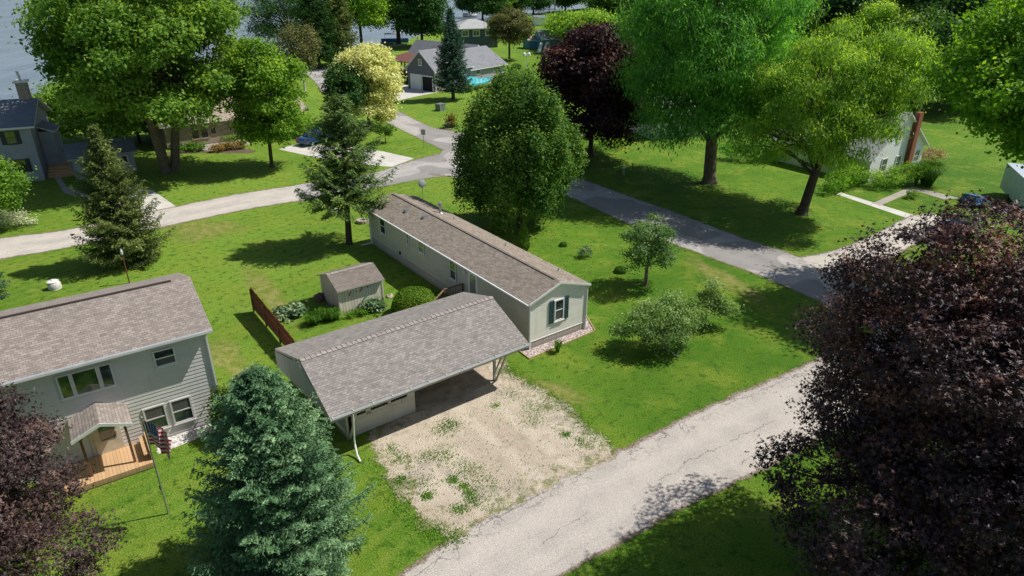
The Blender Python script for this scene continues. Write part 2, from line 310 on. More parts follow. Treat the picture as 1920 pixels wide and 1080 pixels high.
# foliage: dark, mid, light
M['l_maple'] = m_leaf('maple_leaves', (0.061, 0.151, 0.026), (0.187, 0.346, 0.054), (0.523, 0.718, 0.132), .45)
M['l_lime'] = m_leaf('linden_leaves', (0.058, 0.152, 0.022), (0.197, 0.378, 0.047), (0.534, 0.715, 0.115), .45)
M['l_willow'] = m_leaf('bright_willow_leaves', (0.052, 0.193, 0.055), (0.186, 0.480, 0.092), (0.558, 0.887, 0.158), .5)
M['l_willow2'] = m_leaf('yellowish_willow_leaves', (0.075, 0.191, 0.034), (0.276, 0.479, 0.071), (0.736, 0.964, 0.179), .5)
M['l_right'] = m_leaf('elm_leaves', (0.048, 0.151, 0.018), (0.172, 0.378, 0.039), (0.509, 0.760, 0.097), .5)
M['l_round'] = m_leaf('dense_maple_leaves', (.028, .085, .020), (.105, .235, .038), (.46, .62, .15), .42)
M['l_gold'] = m_leaf('golden_leaves', (.42, .46, .10), (.82, .82, .36), (.97, .97, .66), .35, tcol=(1.1, 1.08, .7))
M['l_dark'] = m_leaf('dark_leaves', (0.020, 0.070, 0.020), (0.057, 0.148, 0.037), (0.193, 0.345, 0.079), .3)
M['l_purple'] = m_leaf('copper_maple_leaves', (0.017, 0.010, 0.013), (0.063, 0.031, 0.034), (0.238, 0.105, 0.077), .15, tcol=(1.3, .6, .5))
M['l_purple_fg'] = m_leaf('crimson_maple_leaves', (.014, .010, .015), (.068, .040, .046), (.46, .20, .105), .14, .45, .34, (1.4, .7, .4), True)
M['l_purple_l'] = m_leaf('mauve_maple_leaves', (.018, .012, .014), (.082, .050, .050), (.32, .185, .135), .12, .45, .32, (1.3, .7, .6), True)
M['l_blue'] = m_leaf('blue_spruce_needles', (.028, .078, .036), (.17, .33, .155), (.48, .66, .36), .1, tcol=(1, 1, .8))
M['l_spruce'] = m_leaf('olive_spruce_needles', (0.039, 0.075, 0.020), (0.187, 0.248, 0.066), (0.484, 0.528, 0.187), .12)
M['l_pine'] = m_leaf('pine_needles', (0.039, 0.095, 0.026), (0.138, 0.235, 0.057), (0.373, 0.502, 0.130), .15)
M['l_bspr'] = m_leaf('grey_spruce_needles', (0.025, 0.070, 0.049), (0.077, 0.168, 0.119), (0.224, 0.364, 0.266), .1)
M['l_lilac'] = m_leaf('lilac_leaves', (0.046, 0.114, 0.034), (0.131, 0.255, 0.082), (0.364, 0.512, 0.216), .35)
M['l_apple'] = m_leaf('apple_leaves', (0.066, 0.140, 0.041), (0.222, 0.357, 0.117), (0.545, 0.693, 0.322), .4)
M['l_arb'] = m_leaf('arborvitae_sprays', (.03, .09, .010), (.085, .20, .018), (.18, .33, .03), .2)
M['l_box'] = m_leaf('clipped_hedge_leaves', (.05, .13, .010), (.14, .26, .018), (.26, .41, .03), .25)
M['l_hosta'] = m_leaf('hosta_leaves', (.05, .13, .05), (.14, .25, .12), (.55, .62, .42), .25, .4, .5)
M['l_day'] = m_leaf('daylily_blades', (.04, .12, .012), (.10, .24, .02), (.2, .38, .04), .35)
M['l_brown'] = m_leaf('bronze_leaves', (0.056, 0.070, 0.028), (0.168, 0.182, 0.070), (0.364, 0.364, 0.154), .3)
M['l_flower'] = m_leaf('white_blossom', (.2, .28, .08), (.5, .55, .35), (.8, .8, .7), .2)
M['l_pink'] = m_leaf('pink_blossoms', (.1, .15, .05), (.45, .25, .18), (.7, .4, .35), .2)
M['l_rust'] = m_leaf('rusty_shrub_leaves', (.12, .12, .02), (.30, .20, .04), (.45, .28, .08), .3)
M['l_yew'] = m_leaf('yew_needles', (.03, .075, .010), (.09, .16, .018), (.19, .27, .035), .2)
M['l_grass'] = m_leaf('grass_blades', (.042, .145, .010), (.112, .265, .018), (.26, .42, .05), .3)

# ------------------------------------------------------------------ mesh builder
class MB:
    def __init__(s): s.v = []; s.f = []; s.mi = []; s.uv = []
    def face(s, pts, mi=0, uv=None):
        i = len(s.v); s.v += [tuple(p) for p in pts]; s.f.append(tuple(range(i, i+len(pts)))); s.mi.append(mi)
        s.uv += list(uv) if uv else [(p[0], p[1]) for p in pts]; return s
    def hexa(s, p, mi=0):
        for q in ((3, 2, 1, 0), (4, 5, 6, 7), (0, 1, 5, 4), (1, 2, 6, 5), (2, 3, 7, 6), (3, 0, 4, 7)): s.face([p[i] for i in q], mi)
        return s
    def box(s, x0, x1, y0, y1, z0, z1, mi=0, tf=None):
        p = [(x0, y0, z0), (x1, y0, z0), (x1, y1, z0), (x0, y1, z0), (x0, y0, z1), (x1, y0, z1), (x1, y1, z1), (x0, y1, z1)]
        if tf: p = [tf(*q) for q in p]
        return s.hexa(p, mi)
    def bar(s, a, b, w, h=None, mi=0):
        a, b = Vector(a), Vector(b); d = (b-a).normalized(); up = Vector((0, 0, 1)) if abs(d.z) < .95 else Vector((0, 1, 0))
        x = d.cross(up).normalized()*w/2; y = d.cross(x).normalized()*(h or w)/2
        return s.hexa([a-x-y, a+x-y, a+x+y, a-x+y, b-x-y, b+x-y, b+x+y, b-x+y], mi)
    def tube(s, path, radii, n=8, mi=0, cap=True):
        P = [Vector(p) for p in path]; rings = []
        if not hasattr(radii, '__len__'): radii = [radii]*len(P)
        for i, p in enumerate(P):
            d = (P[min(i+1, len(P)-1)]-P[max(i-1, 0)]); d = d.normalized() if d.length > 1e-6 else Vector((0, 0, 1))
            up = Vector((1, 0, 0)) if abs(d.x) < .9 else Vector((0, 1, 0)); x = d.cross(up).normalized(); y = d.cross(x)
            rings.append([p+(x*math.cos(2*PI*k/n)+y*math.sin(2*PI*k/n))*radii[i] for k in range(n)])
        base = len(s.v)
        for r in rings: s.v += [tuple(q) for q in r]
        for i in range(len(rings)-1):
            for k in range(n):
                a = base+i*n+k; b_ = base+i*n+(k+1) % n; s.f.append((a, b_, b_+n, a+n)); s.mi.append(mi); s.uv += [(k/n, i), ((k+1)/n, i), ((k+1)/n, i+1), (k/n, i+1)]
        if cap:
            for o in (0, (len(rings)-1)*n): s.f.append(tuple(base+o+k for k in range(n))); s.mi.append(mi); s.uv += [(0, 0)]*n
        return s
    def lathe(s, prof, c=(0, 0, 0), n=16, mi=0):
        return s.tube([(c[0], c[1], c[2]+z) for r, z in prof], [max(r, .001) for r, z in prof], n, mi)
    def build(s, name, mats, parent=None, loc=None, rz=0, smooth=False):
        me = bpy.data.meshes.new(name); me.from_pydata(s.v, [], s.f)
        mats = mats if isinstance(mats, (list, tuple)) else [mats]
        for m in mats: me.materials.append(m)
        me.polygons.foreach_set('material_index', s.mi); ul = me.uv_layers.new(name='UVMap')
        ul.data.foreach_set('uv', [c for q in s.uv for c in q])
        if smooth: me.polygons.foreach_set('use_smooth', [True]*len(s.f))
        me.update(); o = bpy.data.objects.new(name, me); C.objects.link(o); o.parent = parent
        if loc is not None: o.location = loc if len(loc) == 3 else (loc[0], loc[1], 0)
        o.rotation_euler = (0, 0, rz); return o
def bevel(o, w=.02, seg=2):
    m = o.modifiers.new('bevel', 'BEVEL'); m.width = w; m.segments = seg; m.limit_method = 'ANGLE'; return o

# planes of a wall: (along, up, out) -> local point
def front(t0): return lambda a, b, o: (a, t0-o, b)
def left(s0): return lambda a, b, o: (s0-o, a, b)
def right(s0): return lambda a, b, o: (s0+o, a, b)
def back(t0): return lambda a, b, o: (a, t0+o, b)

def pbox(mb, tf, a0, a1, b0, b1, o0, o1, mi=0):
    return mb.hexa([tf(a0, b0, o0), tf(a1, b0, o0), tf(a1, b0, o1), tf(a0, b0, o1), tf(a0, b1, o0), tf(a1, b1, o0), tf(a1, b1, o1), tf(a0, b1, o1)], mi)

def clap(mb, tf, ext, z0, z1, row=.12, lap=.018, mi=0):
    """real lapped clapboards: every course leans out at its lower edge"""
    z = z0
    while z < z1-1e-4:
        zt = min(z+row, z1); a0, a1 = ext(z); c0, c1 = ext(zt)
        if a1-a0 > .02:
            if c1 < c0: c0 = c1 = (c0+c1)/2
            mb.face([tf(a0, z, lap), tf(a1, z, lap), tf(c1, zt, .0), tf(c0, zt, .0)], mi)
            mb.face([tf(a0, z, 0), tf(a1, z, 0), tf(a1, z, lap), tf(a0, z, lap)], mi)
        z += row
    return mb

def window(parent, tf, a0, a1, b0, b1, frame=.07, glass='glass', bars='h', mat='white', o=.02, lower=None, name='window', label=None):
    mb = MB(); d = o+.055
    pbox(mb, tf, a0, a1, b0, b0+frame, o, d); pbox(mb, tf, a0, a1, b1-frame, b1, o, d)
    pbox(mb, tf, a0, a0+frame, b0+frame, b1-frame, o, d); pbox(mb, tf, a1-frame, a1, b0+frame, b1-frame, o, d)
    bm_ = (b0+b1)/2; am = (a0+a1)/2
    if 'h' in bars: pbox(mb, tf, a0+frame, a1-frame, bm_-.025, bm_+.025, o+.01, d-.01)
    if 'v' in bars: pbox(mb, tf, am-.02, am+.02, b0+frame, b1-frame, o+.012, d-.012)
    w = mb.build(name, M[mat], parent)
    if label: w['label'] = label
    g = MB(); mats = [M[glass], M[lower or glass]]
    pbox(g, tf, a0+frame*.5, a1-frame*.5, bm_, b1-frame*.5, o-.01, o+.022, 0); pbox(g, tf, a0+frame*.5, a1-frame*.5, b0+frame*.5, bm_, o-.01, o+.018, 1)
    g.build('pane', mats, w); 
    sill = MB(); pbox(sill, tf, a0-.04, a1+.04, b0-.05, b0-.003, o, d+.03); sill.build('sill', M[mat], w)
    return w

def slab(mb, P, th=.12, shingle=0, trim=1, flip=False, drop=0):
    """roof plane; P = eave0, eave1, ridge1, ridge0 (local). UV in metres along the eave / up the slope."""
    P = [Vector(p) for p in P]; e = (P[1]-P[0]).normalized(); n = (P[1]-P[0]).cross(P[3]-P[0]).normalized()
    if n.z < 0: n = -n
    up = n.cross(e); up = up if up.z > 0 else -up
    uv = [((p-P[0]).dot(e), (p-P[0]).dot(up)) for p in P]
    mb.face(P, shingle, uv); B = [p-Vector((0, 0, th)) for p in P]; mb.face(B[::-1], trim)
    for i in range(len(P)):
        j = (i+1) % len(P); a, b = P[i], P[j]
        mb.face([a, b, B[j], B[i]], trim)
def gable_roof(root, x0, x1, y0, y1, yr, ze, zr, mat, th=.12, ridge='ridge', axis='x', name='roof', cap=True, trim='white', x1b=None):
    """ridge along local x (axis x) or y"""
    tf = (lambda a, b, z: (a, b, z)) if axis == 'x' else (lambda a, b, z: (b, a, z))
    mb = MB(); xb = x1b if x1b is not None else x1; xr = (x1+xb)/2
    slab(mb, [tf(x0, y0, ze), tf(x1, y0, ze), tf(xr, yr, zr), tf(x0, yr, zr)], th); slab(mb, [tf(xb, y1, ze), tf(x0, y1, ze), tf(x0, yr, zr), tf(xr, yr, zr)], th)
    r = mb.build(name, [M[mat], M[trim]], root)
    if cap:
        m = MB(); L = .28; n = int(abs(xr-x0)/L)
        for k in range(n):
            a = x0+k*L; b = min(a+L*1.02, xr); sl = (zr-ze)/abs(yr-y0); w = .15
            m.face([tf(a, yr-w, zr-w*sl+.035), tf(b, yr-w, zr-w*sl+.022), tf(b, yr, zr+.027), tf(a, yr, zr+.045)])
            m.face([tf(a, yr+w, zr-w*sl+.035), tf(b, yr+w, zr-w*sl+.022), tf(b, yr, zr+.027), tf(a, yr, zr+.045)])
            m.face([tf(a, yr-w, zr-w*sl+.035), tf(a, yr, zr+.045), tf(a, yr, zr-.02), tf(a, yr-w, zr-w*sl-.02)])
        m.build('ridge_cap', M[ridge], r)
    return r

# ------------------------------------------------------------------ ground patches
def smooth_line(pts, n=10, closed=False):
    out = []; N = len(pts); rngk = range(N) if closed else range(N-1)
    for i in rngk:
        p0, p1, p2, p3 = (pts[(i-1) % N] if closed or i > 0 else pts[0]), pts[i], pts[(i+1) % N], (pts[(i+2) % N] if closed or i+2 < N else pts[-1])
        for k in range(n):
            t = k/n
            out.append(tuple(.5*((2*p1[j])+(-p0[j]+p2[j])*t+(2*p0[j]-5*p1[j]+4*p2[j]-p3[j])*t*t+(-p0[j]+3*p1[j]-3*p2[j]+p3[j])*t**3) for j in (0, 1)))
    if not closed: out.append(tuple(pts[-1]))
    return out
KEEP_OUT = []
def ribbon(name, Lpx, Rpx, z, mat, label=None, kind='structure', cols=10):
    L = smooth_line([at(*p) for p in Lpx], 8); Rr = smooth_line([at(*p) for p in Rpx], 8); mb = MB(); d = 0; n = len(L)
    # v = 0 on the R side, 1 on the L side
    dist = [0]
    for i in range(1, n):
        m0 = ((L[i-1][0]+Rr[i-1][0])/2, (L[i-1][1]+Rr[i-1][1])/2); m1 = ((L[i][0]+Rr[i][0])/2, (L[i][1]+Rr[i][1])/2); dist.append(dist[-1]+math.dist(m0, m1))
    for i in range(n-1):
        for k in range(cols):
            def q(ii, kk): t = kk/cols; return (Rr[ii][0]*(1-t)+L[ii][0]*t, Rr[ii][1]*(1-t)+L[ii][1]*t, z)
            mb.face([q(i, k), q(i+1, k), q(i+1, k+1), q(i, k+1)], 0, [(dist[i], k/cols), (dist[i+1], k/cols), (dist[i+1], (k+1)/cols), (dist[i], (k+1)/cols)])
    KEEP_OUT.append(L+Rr[::-1])
    return tag(mb.build(name, M[mat]), kind=kind, label=label)
def blob(name, px, z, mat, n=8, rings=6, closed_smooth=True, world=False, keep=True, shrink=1.0):
    pts = [p if world else at(*p) for p in px]; pts = smooth_line(pts, n, True) if closed_smooth else pts
    cx = sum(p[0] for p in pts)/len(pts); cy = sum(p[1] for p in pts)/len(pts); mb = MB(); N = len(pts)
    for i in range(N):
        a, b = pts[i], pts[(i+1) % N]
        for k in range(rings):
            r0, r1 = k/rings, (k+1)/rings
            def q(p, r): return (cx+(p[0]-cx)*r, cy+(p[1]-cy)*r, z)
            if k == 0: mb.face([q(a, 0), q(a, r1), q(b, r1)], 0, [(0, 0), (r1, 0), (r1, 0)])
            else: mb.face([q(a, r0), q(a, r1), q(b, r1), q(b, r0)], 0, [(r0, 0), (r1, 0), (r1, 0), (r0, 0)])
    if keep: KEEP_OUT.append([(cx+(p[0]-cx)*shrink, cy+(p[1]-cy)*shrink) for p in pts])
    return tag(mb.build(name, M[mat]), kind='structure')
def polygon(name, px, z, mat, world=False):
    pts = [p if world else at(*p) for p in px]; mb = MB(); mb.face([(p[0], p[1], z) for p in pts]); KEEP_OUT.append(pts)
    return tag(mb.build(name, M[mat]), kind='structure')

# ------------------------------------------------------------------ numpy foliage
def rs(seed): return np.random.default_rng(seed)
def unit(v): return v/np.maximum(np.linalg.norm(v, axis=1, keepdims=True), 1e-9)
RHOMB = (np.array([[0, -.5, 0], [.32, 0, .06], [0, .5, 0], [-.32, 0, .06]]), [(0, 1, 2, 3)])
NARROW = (np.array([[0, -.5, 0], [.13, 0, .03], [0, .5, 0], [-.13, 0, .03]]), [(0, 1, 2, 3)])
NEEDLE = (np.array([[0, -.5, 0], [.085, -.1, 0], [0, .5, 0], [-.085, -.1, 0]]), [(0, 1, 2, 3)])
SPRAY = (np.array([[0, -.15, 0], [.085, .05, .0], [.0, .55, 0], [-.085, .05, .0], [.0, .0, .10], [0, .5, .03], [0, .0, -.10], [.0, -.1, 0], [.30, .22, .03], [.08, .02, 0], [.0, -.1, 0], [-.30, .22, .03], [-.08, .02, 0]]), [(0, 1, 2, 3), (4, 5, 6), (7, 8, 9), (10, 11, 12)])
_m = [[0, -.5, 0], [.14, -.12, .02], [0, .55, .05], [-.14, -.12, .02], [.12, -.2, .02], [.50, .02, -.04], [.16, .06, .03], [-.12, -.2, .02], [-.50, .02, -.04], [-.16, .06, .03], [0, -.15, .03]]
MAPLE = (np.array(_m), [(0, 1, 2, 3), (10, 4, 5, 6), (10, 7, 8, 9)])
BLADE = (np.array([[-.5, 0, 0], [.5, 0, 0], [.12, .0, 1.]]), [(0, 1, 2)])
def leaves(name, pos, nrm, size, tint, mat, parent=None, shape=RHOMB, seed=0, along=None, stretch=1.0, loc=None):
    g = rs(seed); n = len(pos); V, F = shape; nrm = unit(nrm)
    if along is None: along = g.normal(size=(n, 3))
    x = unit(np.cross(along, nrm)); y = np.cross(nrm, x)
    size = np.broadcast_to(np.asarray(size, float), (n,))
    P = pos[:, None, :]+size[:, None, None]*(x[:, None, :]*V[None, :, 0, None]+y[:, None, :]*V[None, :, 1, None]*stretch+nrm[:, None, :]*V[None, :, 2, None])
    k = len(V); verts = P.reshape(-1, 3); loops = []; starts = []; tot = 0
    idx = np.concatenate([np.array(f) for f in F]); per = len(idx)
    loops = (np.arange(n)[:, None]*k+idx[None, :]).reshape(-1)
    ls = np.cumsum([0]+[len(f) for f in F[:-1]]); starts = (np.arange(n)[:, None]*per+ls[None, :]).reshape(-1)
    tots = np.tile([len(f) for f in F], n)
    me = bpy.data.meshes.new(name); me.vertices.add(len(verts)); me.vertices.foreach_set('co', verts.astype(np.float32).ravel())
    me.loops.add(len(loops)); me.loops.foreach_set('vertex_index', loops.astype(np.int32))
    me.polygons.add(len(starts)); me.polygons.foreach_set('loop_start', starts.astype(np.int32)); me.polygons.foreach_set('loop_total', tots.astype(np.int32))
    me.update(calc_edges=True); at_ = me.attributes.new('tint', 'FLOAT', 'FACE')
    at_.data.foreach_set('value', np.repeat(np.clip(tint, 0, 1), len(F)).astype(np.float32)); me.materials.append(M[mat])
    o = bpy.data.objects.new(name, me); C.objects.link(o); o.parent = parent
    if loc is not None: o.location = loc
    return o
def auto_lobes(g, r, rz, cz, k, sub=(.3, .45), cx=0, cy=0, main=.74):
    L = [(cx, cy, cz, r*main*.86, r*main*.86, rz*main*.9)]
    for i in range(k):
        th = 2*PI*(i*.618)+g.uniform(-.3, .3); zz = -0.75+1.7*((i+.5)/k); zz = min(zz, .96); q = math.sqrt(max(0, 1-zz*zz)); f = g.uniform(*sub)
        d = (1-f)*g.uniform(.82, 1.2)
        L.append((cx+math.cos(th)*q*r*d, cy+math.sin(th)*q*r*d, cz+zz*rz*d, r*f, r*f, rz*f*g.uniform(.8, 1.)))
    return np.array(L)
def tree_lobes(g, r, rz, cz, k, sub, cx, cy, core=.48, skew=0., flat=.55):
    """a small core and many flattened boughs of leaves at different reaches, so that gaps stay between them"""
    L = [(cx, cy, cz-.05*rz, r*core, r*core, rz*core*.95)]
    n = int(k*1.9)
    for i in range(n):
        th = 2*PI*(i*.618)+g.uniform(-.45, .45); zz = -.82+1.78*((i+.5)/n)+g.uniform(-.08, .08); zz = max(-.9, min(zz, .97)); q = math.sqrt(max(0, 1-zz*zz))
        f = g.uniform(sub[0]*.76, sub[1]*.90); d = (1-f*.8)*g.uniform(.76, 1.17); z = cz+zz*rz*d
        if g.uniform() < .10: continue
        L.append((cx+math.cos(th)*q*r*d+skew*(z-cz), cy+math.sin(th)*q*r*d, z, r*f*g.uniform(.85, 1.25), r*f*g.uniform(.85, 1.25), rz*f*flat*g.uniform(.8, 1.3)))
    return np.array(L)
def crown_points(g, L, n_cl, per, cr, flatz=.55, up=.5, low=-.55, corew=None):
    w = (L[:, 3]*L[:, 4]+L[:, 3]*L[:, 5]); w[0] *= .42; w = w/w.sum(); want = n_cl*4; lt = g.uniform(0, 1, len(L)); w = w if corew is None else np.concatenate([[corew], w[1:]/w[1:].sum()*(1-corew)]); lt0 = g.uniform(0, 1, len(L))
    li = g.choice(len(L), size=want, p=w); d = unit(g.normal(size=(want, 3))); d = d[:, :]; rad = g.uniform(.62, 1.04, want)**.8; rad = np.where(g.uniform(0, 1, want) < .05, rad*1.12, rad)
    c = L[li, :3]+d*L[li, 3:6]*rad[:, None]
    # keep those not deep in another lobe
    ok = d[:, 2] > low
    for j in range(len(L)):
        q = np.linalg.norm((c-L[j, :3])/L[j, 3:6], axis=1); ok &= ~((q < .72) & (li != j))
    c = c[ok][:n_cl]; d = d[ok][:n_cl]; li = li[ok][:n_cl]; n_cl = len(c)
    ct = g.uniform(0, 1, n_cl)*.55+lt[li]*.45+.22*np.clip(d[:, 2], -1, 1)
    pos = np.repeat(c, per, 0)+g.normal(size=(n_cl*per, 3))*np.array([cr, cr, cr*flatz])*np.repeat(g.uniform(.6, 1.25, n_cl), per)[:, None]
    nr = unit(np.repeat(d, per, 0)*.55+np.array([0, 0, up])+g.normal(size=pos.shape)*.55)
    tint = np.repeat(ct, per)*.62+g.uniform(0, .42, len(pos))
    return pos, nr, tint, c
def limb(mb, a, b, r0, r1, g, n=5, sag=.08, k=7):
    a, b = np.array(a, float), np.array(b, float); L = np.linalg.norm(b-a); pts = []; rr = []
    for i in range(n+1):
        t = i/n; p = a+(b-a)*t+np.array([0, 0, math.sin(t*PI)*L*sag])+(g.normal(size=3)*L*.022 if 0 < i < n else 0); pts.append(tuple(p)); rr.append(r0*(1-t)+r1*t)
    mb.tube(pts, rr, k)
def broadleaf(name, label, px, h, r, rz, mat, bark='bark', seed=1, k=12, n_cl=700, per=60, cr=.7, leaf=.26, shape=RHOMB, trunk_h=None, tr=.3, cz=None, off=(0, 0), lobes=None, sub=(.3, .45), lean=(0, 0), group=None, stems=1, flatz=.55, low=-.55, up=.5, world=None, cat='tree', stretch=1., droop=None, skew=0., main=.50, flat=.52, extra=None, corew=None):
    g = rs(seed); x, y = world if world else at(*px); root = thing(name, label, cat, (x, y, 0), 0, group)
    cz = cz if cz is not None else h-rz
    L = np.array(lobes) if lobes is not None else tree_lobes(g, r, rz, cz, k, sub, off[0], off[1], main, skew, flat)
    if extra: L = np.concatenate([L, np.array(extra, float)])
    pos, nr, ti, cl = crown_points(g, L, n_cl, per, cr, flatz, up, low, corew)
    kw = {}
    if droop: al = g.normal(size=pos.shape)*.35; al[:, 2] = -1; kw['along'] = al
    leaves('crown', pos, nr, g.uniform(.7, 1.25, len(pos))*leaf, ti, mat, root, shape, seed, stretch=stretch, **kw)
    th = trunk_h if trunk_h else max(.8, cz-rz*.6); mb = MB(); topz = cz+rz*.35
    for s in range(stems):
        a = 2*PI*s/max(1, stems)+.4; sp = .0 if stems == 1 else tr*.75; bx, by = math.cos(a)*sp, math.sin(a)*sp
        ox, oy = (off[0]+lean[0])*.6+(math.cos(a)*r*.25 if stems > 1 else 0), (off[1]+lean[1])*.6+(math.sin(a)*r*.25 if stems > 1 else 0)
        rr0 = tr*(1 if stems == 1 else .75)
        pts = [(bx, by, -.1), (bx*.98, by*.98, .15), (bx+ox*.08, by+oy*.08, .7), (bx+ox*.4, by+oy*.4, th), (bx+ox*.8, by+oy*.8, (th+topz)/2), (bx+ox, by+oy, topz)]
        mb.tube(pts, [rr0*1.7, rr0*1.3, rr0, rr0*.85, rr0*.5, rr0*.12], 10)
        for li in range(len(L)):
            if li % stems != s: continue
            t = g.uniform(0, 1); z0 = th*(.85)+(topz-th)*t*.6; f = (z0-th)/(topz-th+1e-6)*.5+.4; st = (bx+ox*f, by+oy*f, z0)
            limb(mb, st, tuple(L[li, :3]-np.array([0, 0, L[li, 5]*.2])), rr0*.38, rr0*.06, g)
            for _ in range(3):
                e = L[li, :3]+unit(g.normal(size=(1, 3)))[0]*L[li, 3:6]*.75; m0 = np.array(st)*.35+L[li, :3]*.65; limb(mb, tuple(m0), tuple(e), rr0*.13, rr0*.03, g, 3, .04, 5)
    mb.build('trunk', M[bark], root, smooth=True); return root

def conifer(name, label, px, h, r, mat, bark='bark_d', seed=1, nb=220, bl=12, sp=16, needle=.16, base=.05, power=.85, droop=.25, jitter=.18, shape=SPRAY, tr=.16, group=None, world=None, bushy=1.0, minlen=.25, up_tip=.25, lean=(0, 0), width=.42):
    """whorled boughs; every bough is a flat fan of branchlets covered with needle sprays"""
    g = rs(seed); x, y = world if world else at(*px); root = thing(name, label, 'tree', (x, y, 0), 0, group)
    P = []; D = []; N = []; S = []; T = []; mb = MB()
    mb.tube([(0, 0, -.1), (0, 0, .2), (lean[0]*.5, lean[1]*.5, h*.5), (lean[0], lean[1], h)], [tr*1.5, tr*1.1, tr*.65, .015], 8)
    for i in range(nb):
        f = ((i+.5)/nb)**.9; z = h*(base+(1-base-.02)*f); az = i*2.39996+g.uniform(-.35, .35)
        prof = (1-f)**power*(1 if f > .12 else .75+f*2.1); L = max(minlen, r*prof*g.uniform(1-jitter*1.4, 1+jitter*.6))
        dr = np.array([math.cos(az), math.sin(az), 0.]); sd = np.array([-math.sin(az), math.cos(az), 0.]); drp = droop*(1-f*.9)*g.uniform(.6, 1.3)
        o = np.array([lean[0]*f, lean[1]*f, z]); tnt = g.uniform(0, 1)
        def pt(t): return o+dr*L*t+np.array([0, 0, (.28*f+.0)*L*t-drp*L*t*(1.25-t)*1.6+up_tip*L*t**3*.6])
        if i % 2 == 0 or L > r*.5: mb.tube([tuple(pt(0)), tuple(pt(.5)), tuple(pt(.96))], [tr*.22*(L/r+.2), tr*.12*(L/r+.2), .008], 5, cap=False)
        nbl = max(3, int(bl*(L/r)**.6))
        for j in range(nbl):
            t = .16+.84*(j+.5)/nbl; c0 = pt(t); w = L*width*(1.06-t)*1.2+.10
            for sgn in (-1, 1):
                m = max(2, int(sp*min(1, w/(r*width)+.12)*bushy)); q = (np.arange(m)+g.uniform(0, 1, m))/m
                dirb = dr*.72+sd*sgn*.8; dirb = dirb/np.linalg.norm(dirb)
                pp = c0+dirb*w*q[:, None]+np.array([0, 0, -1])*(w*.22*q**1.5)[:, None]+g.normal(size=(m, 3))*needle*np.array([.25, .25, .22])
                P.append(pp); dd = dirb+g.normal(size=(m, 3))*.45+np.array([0, 0, .12]); D.append(dd)
                N.append(np.array([0, 0, 1.])+dr*.3+g.normal(size=(m, 3))*.45); S.append(g.uniform(.7, 1.2, m)*needle); T.append(tnt*.35+.35*q*t+.15*t+g.uniform(0, .3, m))
    P = np.concatenate(P); D = np.concatenate(D); N = np.concatenate(N); S = np.concatenate(S); T = np.concatenate(T)
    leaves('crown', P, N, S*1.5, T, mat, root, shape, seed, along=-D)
    mb.build('trunk', M[bark], root, smooth=True); return root

def bush(name, label, px, r, h, mat, seed=1, n=900, leaf=.09, cr=.12, shape=RHOMB, k=6, group=None, cat='shrub', ry=None, world=None, rz=0, cone=False, flatz=.7, per=12, dense=False):
    g = rs(seed); x, y = world if world else at(*px); ry = ry or r
    if cone:
        f = g.uniform(0, 1, n*2)**1.35; az = g.uniform(0, 2*PI, n*2); rad = r*np.sqrt(np.clip(1-f**1.6, 0, 1))*(.55+.45*np.minimum(1, f*6+.3))*g.uniform(.82, 1.03, n*2)
        pos = np.stack([np.cos(az)*rad, np.sin(az)*rad, f*h], 1); nr = np.stack([np.cos(az), np.sin(az), .25+0*az], 1)+g.normal(size=pos.shape)*.25; ti = g.uniform(0, 1, n*2); al = np.stack([np.cos(az)*.2, np.sin(az)*.2, -np.ones(n*2)], 1)
        o = leaves(name, pos, nr, g.uniform(.7, 1.2, n*2)*leaf, ti, mat, None, shape, seed, along=al, loc=(x, y, 0))
    elif dense:
        d = unit(g.normal(size=(n*3, 3))); d[:, 2] = np.abs(d[:, 2])*1.0-.12; d = unit(d); pw = 1/np.maximum(.82, (np.abs(d)**2.6).sum(1)**(1/2.6)); pos = d*pw[:, None]*np.array([r, ry, h])*g.uniform(.93, 1.01, (n*3, 1)); pos[:, 2] = np.maximum(.02, pos[:, 2])
        o = leaves(name, pos, d+g.normal(size=pos.shape)*.5, g.uniform(.7, 1.2, n*3)*leaf, g.uniform(0, 1, n*3), mat, None, shape, seed, loc=(x, y, 0))
    else:
        L = auto_lobes(g, r, h*.55, h*.5, k, (.32, .5)); L[:, 4] *= ry/r; L[:, 1] *= ry/r
        pos, nr, ti, c = crown_points(g, L, max(10, n//per), per, cr, flatz, .5, -.7); pos[:, 2] = np.maximum(pos[:, 2], .02)
        o = leaves(name, pos, nr, g.uniform(.7, 1.2, len(pos))*leaf, ti, mat, None, shape, seed, loc=(x, y, 0))
    o.rotation_euler = (0, 0, rz); return tag(o, label, cat, group)
